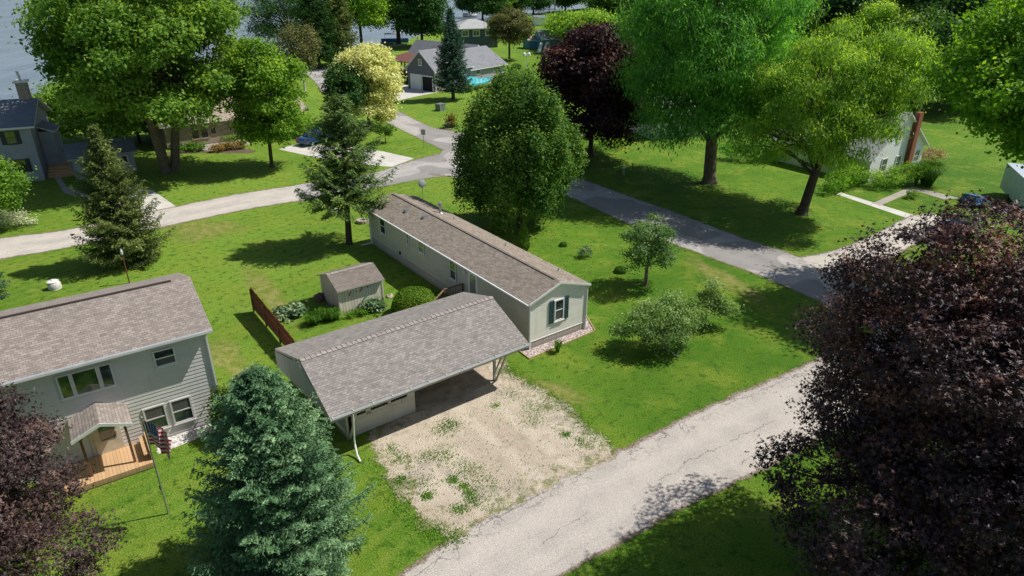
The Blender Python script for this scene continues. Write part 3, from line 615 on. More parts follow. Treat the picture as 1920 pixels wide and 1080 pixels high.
def blades(name, label, px, rx, ry, h, mat, n, seed=1, w=.03, arch=.6, cat='plant', rz=0, world=None, group=None, rosette=1):
    """arching strap leaves (daylily, ornamental grass)"""
    g = rs(seed); x, y = world if world else at(*px); mb = MB(); me = []; V = []; F = []; T = []
    for c in range(rosette):
        cx, cy = (0, 0) if rosette == 1 else (g.uniform(-rx, rx)*.8, g.uniform(-ry, ry)*.8)
        for i in range(n//rosette):
            az = g.uniform(0, 2*PI); L = h*g.uniform(.7, 1.25); sp = arch*L*g.uniform(.3, 1.1); d = np.array([math.cos(az), math.sin(az)]); q = np.array([-d[1], d[0]])*w/2; b = np.array([cx, cy])+d*g.uniform(0, .08)
            zs = [0, .55*L, .8*L, .62*L*g.uniform(.7, 1.1)]; rr = [0, .25*sp, .65*sp, 1.05*sp]; ws = [1, 1, .7, .1]; i0 = len(V)
            for z, r_, ww in zip(zs, rr, ws):
                for s_ in (-1, 1): pnt = b+d*r_+q*s_*ww; V.append((pnt[0], pnt[1], z))
            for k in range(3): F.append((i0+2*k, i0+2*k+1, i0+2*k+3, i0+2*k+2)); T.append(g.uniform(.1, .6)+.15*k)
    m = bpy.data.meshes.new(name); m.from_pydata(V, [], F); m.materials.append(M[mat]); a = m.attributes.new('tint', 'FLOAT', 'FACE'); a.data.foreach_set('value', np.array(T, np.float32))
    o = bpy.data.objects.new(name, m); C.objects.link(o); o.location = (x, y, 0); o.rotation_euler = (0, 0, rz); return tag(o, label, cat, group)
# ================================================================== SETTING
shore = [(-400, 330), (-200, 285), (0, 240), (90, 236), (200, 208), (350, 155), (480, 126), (545, 112), (610, 99), (669, 88), (744, 80), (800, 63), (880, 44), (960, 33), (1050, 20), (1200, 8), (1420, 0)]
sp = smooth_line([at(*p) for p in shore], 6)
mb = MB(); outer = [(x, -60) for x in (sp[0][0],)]
N = len(sp)
for i in range(N-1):
    a, b = sp[i], sp[i+1]
    mb.face([(a[0], a[1], -1.2), (b[0], b[1], -1.2), (b[0], b[1], 0), (a[0], a[1], 0)], 1)
    # the lawn sheet as strips running from the shoreline to behind the camera
    xa, xb = -260+560*i/(N-1), -260+560*(i+1)/(N-1)
    K = 24
    for k in range(K):
        t0, t1 = k/K, (k+1)/K
        def q(p, x, t): return (p[0]*(1-t)+x*t, p[1]*(1-t)+(-60)*t, 0)
        mb.face([q(a, xa, t0), q(b, xb, t0), q(b, xb, t1), q(a, xa, t1)], 0)
e = sp[-1]; mb.face([(e[0], e[1], 0), (1400, 900, 0), (1400, -60, 0), (300, -60, 0)], 0)
f0 = sp[0]; mb.face([(f0[0], f0[1], 0), (-260, -60, 0), (-700, -60, 0), (-700, f0[1]-20, 0)], 0)
tag(mb.build('lawn_ground', [M['lawn'], M['stone']]), 'mown lawn covering the whole lot between the streets', kind='structure')
mb = MB(); mb.face([(-3000, -200, -.7), (3000, -200, -.7), (3000, 6000, -.7), (-3000, 6000, -.7)])
tag(mb.build('lake_water', M['water']), 'grey blue lake behind the trees', kind='structure')

blob('gravel_driveway', [(682, 812), (704, 880), (734, 935), (775, 985), (828, 1022), (862, 1018), (915, 985), (1010, 935), (1105, 886), (1172, 852), (1126, 808), (1072, 758), (1012, 718), (968, 696), (953, 674), (925, 655), (880, 668), (790, 730)], .012, 'gravel', shrink=.93)
ribbon('near_street', [(560, 1230), (640, 1150), (735, 1077), (840, 1000), (960, 926), (1140, 846), (1300, 766), (1450, 702), (1535, 662), (1640, 618), (1800, 548)],
       [(850, 1230), (930, 1160), (1060, 1088), (1195, 1012), (1300, 953), (1440, 886), (1540, 834), (1640, 786), (1740, 739), (1850, 690), (2050, 600)], .008, 'road')
ribbon('cross_street', [(842, 262), (960, 296), (1090, 334), (1150, 355), (1267, 396), (1400, 446), (1525, 488), (1640, 540), (1800, 605), (1950, 670)],
       [(800, 330), (935, 345), (1040, 362), (1137, 404), (1237, 450), (1353, 494), (1400, 511), (1480, 544), (1600, 600), (1760, 690)], .012, 'road2')
ribbon('left_lane', [(-140, 470), (0, 444), (110, 431), (160, 421), (330, 385), (450, 361), (560, 345)], [(-140, 530), (0, 490), (90, 474), (160, 460), (330, 423), (480, 392), (570, 378)], .008, 'road3')
ribbon('lane_asphalt', [(552, 346), (575, 342), (660, 331), (715, 318), (770, 300), (828, 284)], [(562, 380), (590, 375), (740, 347), (800, 336), (855, 331), (920, 334)], .010, 'road2')
ribbon('far_street', [(560, 128), (588, 155), (611, 181), (680, 207), (738, 238), (790, 264), (828, 284)], [(640, 128), (650, 152), (680, 178), (743, 205), (804, 235), (840, 243), (905, 252)], .014, 'road2')
polygon('house_drive', [(730, 164), (757, 158), (772, 163), (819, 173), (780, 181), (738, 190), (700, 200)], .006, 'conc')
polygon('tan_house_drive', [(523, 280), (548, 272), (640, 272), (718, 284), (777, 297), (735, 313), (690, 309), (600, 297)], .006, 'conc')
polygon('shed_drive', [(215, 346), (285, 356), (330, 387), (262, 400), (175, 402)], .006, 'conc')
polygon('garden_path', [(100, 330), (110, 328), (125, 350), (180, 365), (220, 356), (225, 372), (180, 380), (120, 362)], .006, 'conc2')
polygon('front_walk', [(1568, 364), (1577, 361), (1716, 404), (1706, 411)], .006, 'conc')
polygon('side_walk', [(1636, 381), (1650, 386), (1716, 357), (1770, 374), (1800, 372), (1712, 350), (1698, 354)], .010, 'conc2')
ribbon('white_house_drive', [(1500, 478), (1560, 466), (1630, 440), (1700, 405), (1745, 398)], [(1560, 556), (1620, 520), (1690, 478), (1745, 448), (1800, 425)], .017, 'road3')

for k_, pp in enumerate([[(1235, 452), (1290, 470), (1400, 520), (1490, 575), (1500, 610), (1440, 590), (1350, 545), (1270, 500)], [(430, 470), (500, 500), (560, 560), (600, 640), (540, 640), (480, 560), (430, 520)], [(250, 420), (420, 400), (520, 420), (440, 450), (300, 470)], [(900, 700), (1000, 690), (1120, 730), (1150, 790), (1080, 770), (980, 730)], [(330, 640), (420, 600), (470, 660), (520, 760), (470, 760), (400, 700)]]):
    blob('dry_grass_patch', pp, .003+.0006*k_, 'dry', keep=False)
# ================================================================== MOBILE HOME
AX = R(36.4)
def mobile_home():
    o = at(993, 655); r = thing('mobile_home', 'long cream single storey mobile home with brown shingle roof and green shuttered end window', 'house', o, AX)
    W, L, EH, RH = 4.15, 20.25, 2.98, 3.62
    ext = lambda z: (0., W) if z <= EH else ((z-EH)/(RH-EH)*W/2, W-(z-EH)/(RH-EH)*W/2)
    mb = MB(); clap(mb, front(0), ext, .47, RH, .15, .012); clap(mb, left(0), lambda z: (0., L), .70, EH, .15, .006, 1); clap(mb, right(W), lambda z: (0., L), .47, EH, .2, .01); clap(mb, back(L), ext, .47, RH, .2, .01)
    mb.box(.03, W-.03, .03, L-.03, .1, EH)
    mb.build('wall', [M['sid_mh'], M['sid_mh_shade']], r)
    mb = MB(); mb.face([(0, -.004, 0), (W, -.004, 0), (W, -.004, .47), (0, -.004, .47)], 0); mb.face([(-.004, L, 0), (-.004, 0, 0), (-.004, 0, .69), (-.004, L, .69)], 1); mb.face([(W+.004, 0, 0), (W+.004, L, 0), (W+.004, L, .47), (W+.004, 0, .47)], 1)
    mb.box(-.012, .02, .0, L, .68, .71, 2); mb.box(0, W, -.03, .0, .45, .48, 2)
    mb.build('skirting', [M['skirt'], M['skirt_l'], M['white']], r)
    for x, y in ((0, 0), (W, 0), (0, L)): mb = MB(); mb.box(x-.045, x+.045, y-.045, y+.045, .0, 2.9); mb.build('corner_trim', M['white'], r)
    rf = gable_roof(r, -.16, 0, 0, 0, 0, 0, 0, 'roof_mh') if False else None
    m = MB(); y0, y1 = -.17, L+.3
    slab(m, [(-.2, y0, 3.0), (-.2, y1, 3.0), (W/2, y1, 3.76), (W/2, y0, 3.76)], .09); slab(m, [(W+.25, y1, 3.0), (W+.25, y0, 3.0), (W/2, y0, 3.76), (W/2, y1, 3.76)], .09)
    rf = m.build('roof', [M['roof_mh'], M['white']], r)
    m = MB(); m.hexa([(W/2-.10, y0+.5, 3.73), (W/2+.10, y0+.5, 3.73), (W/2+.10, y1-.3, 3.73), (W/2-.10, y1-.3, 3.73), (W/2-.08, y0+.5, 3.785), (W/2+.08, y0+.5, 3.785), (W/2+.08, y1-.3, 3.785), (W/2-.08, y1-.3, 3.785)]); m.build('ridge_vent', M['ridge_mh'], rf)
    m = MB(); th = .16
    for sx in (0, 1):
        xe, xr = (-.2, W/2) if sx == 0 else (W+.25, W/2)
        m.hexa([(xe, y0-.03, 2.89), (xr, y0-.03, 3.65), (xr, y0+.0, 3.65), (xe, y0, 2.89), (xe, y0-.03, 3.015), (xr, y0-.03, 3.775), (xr, y0, 3.775), (xe, y0, 3.015)])
    m.build('fascia', M['white'], rf)
    m = MB(); m.box(-.30, -.21, y0, y1, 2.88, 2.97, 0); m.build('gutter', M['white'], rf)
    m = MB(); m.bar((W+.24, y0+.12, 2.9), (W+.1, -.05, 2.75), .06); m.bar((W+.1, -.05, 2.75), (W+.06, -.06, .12), .06); m.build('downspout', M['white'], r)
    m = MB(); m.bar((-.06, L+.05, 2.9), (-.06, L+.06, .12), .08); m.bar((-.06, L+.06, .1), (-.9, L+.15, .06), .08); m.build('downspout', M['white'], r)
    for x, y in ((1.26, 16.55), (1.88-.35, 14.36)):
        m = MB(); z = 3.0+(x+.2)*.324; m.hexa([(x-.17, y-.15, z-.02), (x+.17, y-.15, z+.06), (x+.17, y+.15, z+.06), (x-.17, y+.15, z-.02), (x-.15, y-.13, z+.14), (x+.15, y-.13, z+.20), (x+.15, y+.13, z+.20), (x-.15, y+.13, z+.14)]); bevel(m.build('roof_vent', M['metal'], rf), .02)
    for x, y in ((3.2, 17.2), (3.35, 13.3), (3.3, 6.9), (3.7, 2.0)):
        m = MB(); z = 3.0+(W+.25-x)*.324; m.lathe([(.09, 0), (.07, .05), (.04, .06), (.04, .20), (.055, .2), (.055, .23), (.0, .23)], (x, y, z-.03), 10)
        m.build('roof_vent', M['metal'], rf)
    m = MB(); x, y = 3.3, 15.1; z = 3.3; m.lathe([(.22, 0), (.13, .10), (.10, .12), (.10, .62), (.16, .63), (.16, .70), (.12, .71), (.12, .76), (.17, .77), (.15, .84), (.0, .88)], (x, y, z), 14); m.build('flue_pipe', M['metal'], rf)
    w = window(r, front(0), 1.74, 2.46, 1.25, 2.62, .075, 'glass', 'h', lower='screen')
    for a0, a1 in ((1.38, 1.68), (2.50, 2.80)):
        m = MB(); tf = front(0); pbox(m, tf, a0, a1, 1.2, 2.66, .02, .05)
        for k in range(22): z = 1.26+k*.063; (pbox(m, tf, a0+.04, a1-.04, z, z+.03, .05, .068) if not 1.88 < z < 1.94 else None)
        for aa in (a0, a1-.035): pbox(m, tf, aa, aa+.035, 1.2, 2.66, .05, .07)
        m.build('shutter', M['shutter'], r)
    for a0, a1, b0, b1 in ((17.6, 18.5, 1.55, 2.80), (13.94, 14.3, 1.93, 2.84), (11.8, 12.58, 1.96, 2.80), (7.72, 8.46, 1.42, 2.76)):
        window(r, left(0), a0, a1, b0, b1, .06, 'ggreen', 'h', lower='glass')
    d = MB(); tf = left(0); pbox(d, tf, 5.22, 6.3, .72, 2.80, .005, .05); dd = d.build('door', M['white'], r)
    g = MB(); pbox(g, tf, 5.45, 6.08, 1.25, 2.58, .04, .058); g.build('pane', M['blind'], dd)
    g = MB(); pbox(g, tf, 5.36, 5.42, 1.55, 1.65, .05, .10); g.build('handle', M['chrome'], dd)
    m = MB(); pbox(m, tf, 6.58, 6.76, 2.36, 2.60, .01, .14); bevel(m.build('porch_light', M['lampw'], r), .03)
    m = MB(); pbox(m, tf, 15.4, 15.6, .74, .94, .01, .09); m.build('dryer_vent', M['shutter_d'], r)
    # small entry deck with steps and railing
    m = MB(); m.box(-1.5, -.03, 4.9, 6.9, .62, .68)
    for k in range(3): m.box(-1.5-.28*(k+1), -1.5-.28*k, 5.0, 6.3, .50-.17*k, .54-.17*k)
    dk = m.build('entry_deck', M['deck'], r); m = MB(); 
    for x in (-1.45, -.1): m.box(x-.045, x+.045, 6.82, 6.91, 0, 1.60)
    m.bar((-1.5, 6.865, 1.6), (-.05, 6.865, 1.6), .12, .04); m.bar((-1.5, 6.865, .8), (-.05, 6.865, .8), .05, .05)
    for k in range(11): x = -1.38+k*.122; m.box(x-.017, x+.017, 6.85, 6.88, .8, 1.58)
    m.build('railing', M['wood'], dk)
    m = MB(); m.bar((-1.42, 6.86, 1.62), (-2.25, 6.86, 1.02), .11, .045); m.box(-2.25, -2.16, 6.82, 6.91, 0, 1.05); m.bar((-1.42, 6.7, 1.05), (-2.2, 6.7, .5), .04, .2); m.build('stair_rail', M['pine'], dk)
    KEEP_OUT.append([loc2w(o, AX, p) for p in ((0, 0), (W, 0), (W, L), (0, L))]); return r
def loc2w(o, a, p): return (o[0]+p[0]*math.cos(a)-p[1]*math.sin(a), o[1]+p[0]*math.sin(a)+p[1]*math.cos(a))
mobile_home()
mh = at(993, 655)
blob('rock_bed', [loc2w(mh, AX, p) for p in ((-.65, -.82), (4.45, -.62), (5.75, 1.9), (4.3, 2.6), (4.2, .2), (0.1, .2), (-.55, .35))], .006, 'rock', closed_smooth=False, world=True, rings=2)
t = thing('bed_edging', 'thin timber edging around the pink rock bed below the shuttered window', 'edging', mh, AX)
for a, b in (((-.68, -.84), (4.48, -.64)), ((4.48, -.64), (5.8, 1.95)), ((-.62, .4), (-.68, -.84))):
    m = MB(); m.bar((*a, .03), (*b, .03), .04, .09); m.build('edging_board', M['pine'], t)

# ================================================================== CARPORT GARAGE
GO = (-7.63, 25.66); GA = R(36.7)
def garage():
    r = thing('garage', 'detached garage with open carport and wide brown shingled gable roof', 'garage', GO, GA)
    m = MB(); P = dict(fl=(-1.15, -1.3, 2.5), fr=(9.6, -1.3, 2.5), rl=(-.95, 2.3, 3.55), rr=(9.95, 2.4, 3.55), bl=(-1.02, 5.85, 2.5), br=(10.2, 5.7, 2.5))
    slab(m, [P['fl'], P['fr'], P['rr'], P['rl']], .13); slab(m, [P['br'], P['bl'], P['rl'], P['rr']], .13); rf = m.build('roof', [M['roof_car'], M['gar']], r)
    m = MB(); n = 42; x0, x1 = -.95, 9.95; YR, ZR = 2.35, 3.55
    for k in range(n):
        a = x0+(x1-x0)*k/n; b = x0+(x1-x0)*(k+1.05)/n; w = .17; sl = .29; yr = YR-.05+.1*k/n
        for s in (-1, 1): m.face([(a, yr+s*w, ZR-w*sl+.045), (b, yr+s*w, ZR-w*sl+.02), (b, yr, ZR+.025), (a, yr, ZR+.055)]); m.face([(a, yr+s*w, ZR-w*sl+.045), (a, yr, ZR+.055), (a, yr, ZR-.02), (a, yr+s*w, ZR-w*sl-.02)])
    m.build('ridge_cap', M['ridge'], rf)
    gx0, gx1 = -1.17, 9.62
    m = MB(); m.box(gx0, gx1, -1.315, -1.305, 2.32, 2.46, 0); m.box(gx0, gx1, -1.42, -1.41, 2.39, 2.49, 0); m.box(gx0, gx1, -1.41, -1.315, 2.38, 2.40, 1)
    for k in range(12): x = gx0+.1+k*.95; m.box(x, x+.03, -1.43, -1.30, 2.47, 2.50, 0)
    m.build('gutter', [M['whitem'], M['vent_dark']], rf)
    m = MB(); m.box(gx0, gx1, -1.30, -1.26, 2.2, 2.35); m.build('fascia', M['gar'], rf)
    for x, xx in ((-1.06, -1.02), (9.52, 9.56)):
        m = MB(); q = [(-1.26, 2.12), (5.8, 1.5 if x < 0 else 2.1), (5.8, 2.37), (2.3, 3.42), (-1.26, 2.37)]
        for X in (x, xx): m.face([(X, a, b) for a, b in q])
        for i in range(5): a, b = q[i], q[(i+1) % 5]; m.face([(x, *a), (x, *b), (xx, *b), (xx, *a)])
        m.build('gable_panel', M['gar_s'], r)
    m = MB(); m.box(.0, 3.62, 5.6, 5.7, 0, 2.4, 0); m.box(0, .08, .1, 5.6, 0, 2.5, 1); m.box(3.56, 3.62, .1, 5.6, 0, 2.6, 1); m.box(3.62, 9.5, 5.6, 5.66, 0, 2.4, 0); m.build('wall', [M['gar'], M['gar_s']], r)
    m = MB(); tf = front(.02); clap(m, tf, lambda z: (.3, 3.6), .04, .96, .23, .010); clap(m, tf, lambda z: (.3, 3.6), 1.26, 2.2, .23, .010)
    pbox(m, tf, .3, .42, .96, 1.26, -.02, .02); pbox(m, tf, 1.02, 1.27, .96, 1.26, -.02, .02); pbox(m, tf, 2.17, 2.32, .96, 1.26, -.02, .02); pbox(m, tf, 3.2, 3.6, .96, 1.26, -.02, .02)
    pbox(m, tf, .42, 3.2, .96, 1.10, -.02, .02); pbox(m, tf, .3, 3.6, .0, 2.2, -.10, -.06); dr = m.build('garage_door', M['panel'], r)
    m = MB()
    for a0, a1 in ((.42, 1.02), (1.27, 2.17), (2.32, 3.2)): pbox(m, tf, a0, a1, 1.10, 1.26, -.04, -.02)
    m.build('pane', M['dark'], dr)
    m = MB(); pbox(m, tf, 2.88, 3.10, .86, 1.12, .02, .06); m.build('bracket', M['gar'], dr)
    m = MB(); m.box(0, 9.5, -.06, .06, 2.1, 2.35, 0); m.build('header_beam', M['gar'], r)
    for x in (0.03, 8.36):
        s = -1 if x < 1 else 1
        m = MB(); m.box(x-.06, x+.06, -.06, .06, 0, 2.1); m.build('post', M['gar'], r)
        m = MB(); m.bar((x+.05, -.08, .05), (x+(.0 if x < 1 else -.1)+.04, -1.22, 2.25), .08, .08); m.build('brace', M['gar'], r)
        m = MB(); m.bar((x, .05, .3), (x+s*.98, .05, 2.15), .07, .07); m.build('brace', M['gar'], r)
    m = MB(); m.tube([(-.14, -1.36, 2.39), (-.13, -1.34, 2.2), (-.12, -1.1, .75), (-.12, -1.12, .5), (-.20, -1.45, .16), (-.24, -1.85, .06)], .045, 8); m.build('downspout', M['white'], r)
    KEEP_OUT.append([loc2w(GO, GA, p) for p in ((-.8, -.2), (9.5, -.2), (9.5, 6.3), (-.8, 6.3))]); return r
garage()
mb = MB(); mb.box(3.65, 8.7, -.1, 5.6, -.05, .018); o = mb.build('carport_floor', flat('trodden_dirt', (.46, .385, .30), .95, .25, 2), None, GO, GA); tag(o, kind='structure')
mb = MB(); mb.box(.1, 3.55, .2, 5.6, -.05, .03); tag(mb.build('garage_slab', M['slab'], None, GO, GA), kind='structure')

# ================================================================== GARDEN SHED
SO = at(639, 589.6); SA = R(36.5)
def shed():
    r = thing('garden_shed', 'small cream garden shed with brown gable roof and painted birds on the front', 'shed', SO, SA); W, D = 3.0, 2.9
    m = MB(); m.face([(0, 0, 0), (W, 0, 0), (W, 0, 1.72), (0, 0, 1.72)], 0); m.face([(W, D, 0), (0, D, 0), (0, D, 1.72), (W, D, 1.72)], 0)
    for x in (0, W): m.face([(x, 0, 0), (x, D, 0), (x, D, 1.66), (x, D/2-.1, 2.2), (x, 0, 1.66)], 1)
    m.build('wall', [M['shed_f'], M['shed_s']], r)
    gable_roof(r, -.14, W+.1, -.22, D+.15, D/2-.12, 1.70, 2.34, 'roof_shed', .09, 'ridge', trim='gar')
    for x in (0, W): m = MB(); m.box(x-.05, x+.05, -.03, .03, 0, 1.62); m.build('corner_trim', M['shed_f'], r)
    m = MB(); m.box(.0, W, -.05, -.01, 1.50, 1.66); m.build('fascia', M['gar'], r)
    cols = ['red', 'white', 'navy']
    for i, (x, z, c) in enumerate(((.74, 1.22, 0), (1.12, 1.20, 1), (1.52, 1.30, 0), (1.92, 1.30, 1))):
        m = MB(); y = -.035
        m.face([(x-.14, y, z-.16), (x-.02, y, z-.03), (x+.06, y, z+.08), (x-.06, y, z+.06)], 0); m.face([(x-.02, y, z-.03), (x+.15, y, z+.02), (x+.12, y, z+.09), (x+.04, y, z+.06)], 1); m.face([(x+.0, y-.01, z+.03), (x+.05, y-.01, z+.16), (x+.11, y-.01, z+.05)], 2)
        m.face([(x-.14, y+.02, z-.16), (x+.15, y+.02, z+.02), (x+.05, y+.02, z+.16)], 1 if c else 0)
        m.build('bird_plaque', [M[cols[c]], M['white'], M['red' if c == 0 else 'navy']], r)
    KEEP_OUT.append([loc2w(SO, SA, p) for p in ((0, 0), (W, 0), (W, D), (0, D))]); return r
shed()

# ================================================================== HOUSE AT THE LEFT
HO = at(419, 787); HA = R(34.3)
def two_storey():
    r = thing('two_storey_house', 'beige sided two storey house with red brown shingle roof and small gabled porch', 'house', HO, HA); XL, D = -12., 6.4
    m = MB(); clap(m, front(0), lambda z: (XL, 0.), .12, 5.05, .187, .017); m.box(XL, -.03, .03, D, 0, 5.0); clap(m, right(0), lambda z: (0., D), .12, 5.1, .118, .02); m.box(XL, .0, .0, .03, 0, .12)
    m.face([(-.01, 0, 5.0), (-.01, D, 5.0), (-.01, 3.1, 6.15)]); m.build('wall', M['sid_h'], r)
    m = MB(); m.box(-.06, .05, -.05, .05, 0, 5.0); m.build('corner_trim', M['white'], r)
    m = MB(); x0, x1 = XL-.3, .30; slab(m, [(x0, -.42, 5.13), (x1, -.42, 5.13), (x1, 3.12, 6.38), (x0, 3.12, 6.38)], .12); slab(m, [(x1, 6.95, 5.18), (x0, 6.95, 5.18), (x0, 3.12, 6.38), (x1, 3.12, 6.38)], .12)
    rf = m.build('roof', [M['roof_h'], M['white']], r)
    m = MB(); m.hexa([(x0, 3.05, 6.34), (-.55, 3.05, 6.34), (-.55, 3.19, 6.34), (x0, 3.19, 6.34), (x0, 3.06, 6.42), (-.55, 3.06, 6.42), (-.55, 3.18, 6.42), (x0, 3.18, 6.42)]); m.build('ridge_vent', M['vent_dark'], rf)
    m = MB(); m.box(x0, x1, -.54, -.53, 5.01, 5.12); m.box(x0, x1, -.53, -.43, 5.0, 5.02); m.box(x0, x1, -.44, -.425, 4.98, 5.12); m.build('gutter', M['whitem'], rf)
    m = MB(); m.box(x0+.1, x1-.05, -.42, .0, 4.97, 5.0); m.build('soffit', M['white'], rf)
    m = MB(); m.bar((.06, -.44, 5.0), (.03, -.07, 4.75), .07); m.bar((.03, -.07, 4.75), (.03, -.07, .1), .07); m.build('downspout', M['white'], r)
    tf = front(0)
    m = MB(); pbox(m, tf, -5.92, -3.82, 3.47, 4.62, .02, .07); fr = m.build('window', M['sid_h'], r, ); fr['label'] = 'triple window'
    g = MB(); pbox(g, tf, -5.82, -5.45, 3.56, 4.54, .055, .085); pbox(g, tf, -5.30, -4.46, 3.56, 4.54, .055, .085); g.build('pane', M['ggreen'], fr)
    g = MB(); pbox(g, tf, -4.30, -3.93, 3.56, 4.54, .055, .085); g.build('pane', M['glass'], fr)
    g = MB()
    for a in (-5.86, -5.43, -5.36, -4.44, -4.34, -3.89): pbox(g, tf, a-.022, a+.022, 3.5, 4.6, .06, .10)
    pbox(g, tf, -5.9, -3.85, 3.46, 3.53, .06, .11); g.build('mullion', M['white'], fr)
    window(r, tf, -2.24, -1.36, 3.76, 4.58, .06, 'glass', 'h', lower='screen')
    window(r, tf, -3.20, -2.28, .62, 1.90, .07, 'screen', 'h', lower='glass', mat='sid_h', label='window left of the pair above the white rocks')
    window(r, tf, -2.08, -1.18, .62, 1.90, .07, 'screen', 'h', lower='glass', mat='sid_h', label='window right of the pair above the white rocks')
    # porch
    pr = MB(); yf = -1.82
    slab(pr, [(-5.95, 0, 2.46), (-5.95, yf, 2.46), (-4.84, yf, 2.92), (-4.84, 0, 2.92)], .1); slab(pr, [(-3.70, yf, 2.46), (-3.70, 0, 2.46), (-4.84, 0, 2.92), (-4.84, yf, 2.92)], .1)
    p = pr.build('porch_roof', [M['roof_h'], M['white']], r)
    g = MB()
    for xa in (-5.97, -3.68): g.hexa([(xa, yf-.03, 2.32), (-4.84, yf-.03, 2.78), (-4.84, yf, 2.78), (xa, yf, 2.32), (xa, yf-.03, 2.47), (-4.84, yf-.03, 2.935), (-4.84, yf, 2.935), (xa, yf, 2.47)])
    g.build('fascia', M['white'], p)
    for x in (-5.66, -4.0): g = MB(); g.box(x-.05, x+.05, -1.5, -1.4, .3, 2.36); g.build('post', M['wood'], r)
    g = MB(); g.box(-6.7, -3.32, -1.93, -.03, .24, .30); g.box(-6.7, -3.32, -1.93, -1.89, .04, .24); g.build('porch_deck', M['deck'], r)
    g = MB(); g.box(-3.38, -3.3, -1.75, -.15, .3, .82); g.box(-3.62, -3.38, -1.7, -.2, .62, .68); g.build('bench', M['pine'], r)
    g = MB(); pbox(g, tf, -5.42, -4.22, .3, 2.42, .02, .07); dr = g.build('door', flat('cream_door', (.62, .56, .44), .5), r); g = MB(); pbox(g, tf, -5.02, -4.42, .95, 2.0, .06, .09); g.build('pane', M['glass'], dr)
    g = MB(); pbox(g, tf, -5.28, -5.12, .32, 2.3, .06, .12); g.build('frame', flat('cream_door', (.62, .56, .44), .5), dr); g = MB(); pbox(g, tf, -4.4, -4.34, 1.2, 1.3, .07, .13); g.build('handle', M['chrome'], dr)
    g = MB(); pbox(g, tf, -5.86, -5.66, 1.35, 1.55, .02, .15); g.build('mailbox', M['black'], r)
    KEEP_OUT.append([loc2w(HO, HA, q) for q in ((-12, 0), (0, 0), (0, D), (-12, D))]); KEEP_OUT.append([loc2w(HO, HA, q) for q in ((-6.8, -1.95), (-3.2, -1.95), (-3.2, 0), (-6.8, 0))]); return r
two_storey()
blob('white_rock_bed', [loc2w(HO, HA, p) for p in ((-3.2, .1), (-3.2, -1.05), (-2.6, -1.0), (-1.4, -.85), (-.3, -.8), (.4, -.5), (.3, .1))], .005, 'whiterock', closed_smooth=False, world=True, rings=3)
r = thing('flagpole', 'slender grey flagpole on the lawn in front of the porch', 'flagpole', at(316, 963), 0)
m = MB(); m.tube([(0, 0, -.05), (0, 0, 2.2), (0, 0, 4.66)], [.038, .033, .024], 10); m.build('pole', M['metal'], r)
m = MB(); m.lathe([(0, 0), (.05, .03), (.06, .06), (.05, .09), (0, .12)], (0, 0, 4.64), 12); m.build('finial', M['chrome'], r)
m = MB(); m.box(-.06, -.02, -.03, .03, 1.25, 1.45); m.build('cleat', M['black'], r)
# limp flag hanging from the top of the pole
mb = MB(); NU, NV = 26, 18; fx, fy = at(316, 963)
def fp(u, v):
    dx = .05+.95*u**.6; z = -(1-v)*1.1-.75*u**1.3; y = .07*math.sin(u*11+v*1.3)*min(1, u*3)+.04*math.sin(u*23+v*3)
    return (dx*(.75+.25*v), y-.15*u, z)
for i in range(NU):
    for k in range(NV):
        u0, u1, v0, v1 = i/NU, (i+1)/NU, k/NV, (k+1)/NV; mb.face([fp(u0, v0), fp(u1, v0), fp(u1, v1), fp(u0, v1)], 0, [(u0, v0), (u1, v0), (u1, v1), (u0, v1)])
o = mb.build('flag', M['flag'], None, (fx, fy, 4.55), 0, True); tag(o, 'american flag hanging limp from the flagpole', 'flag')

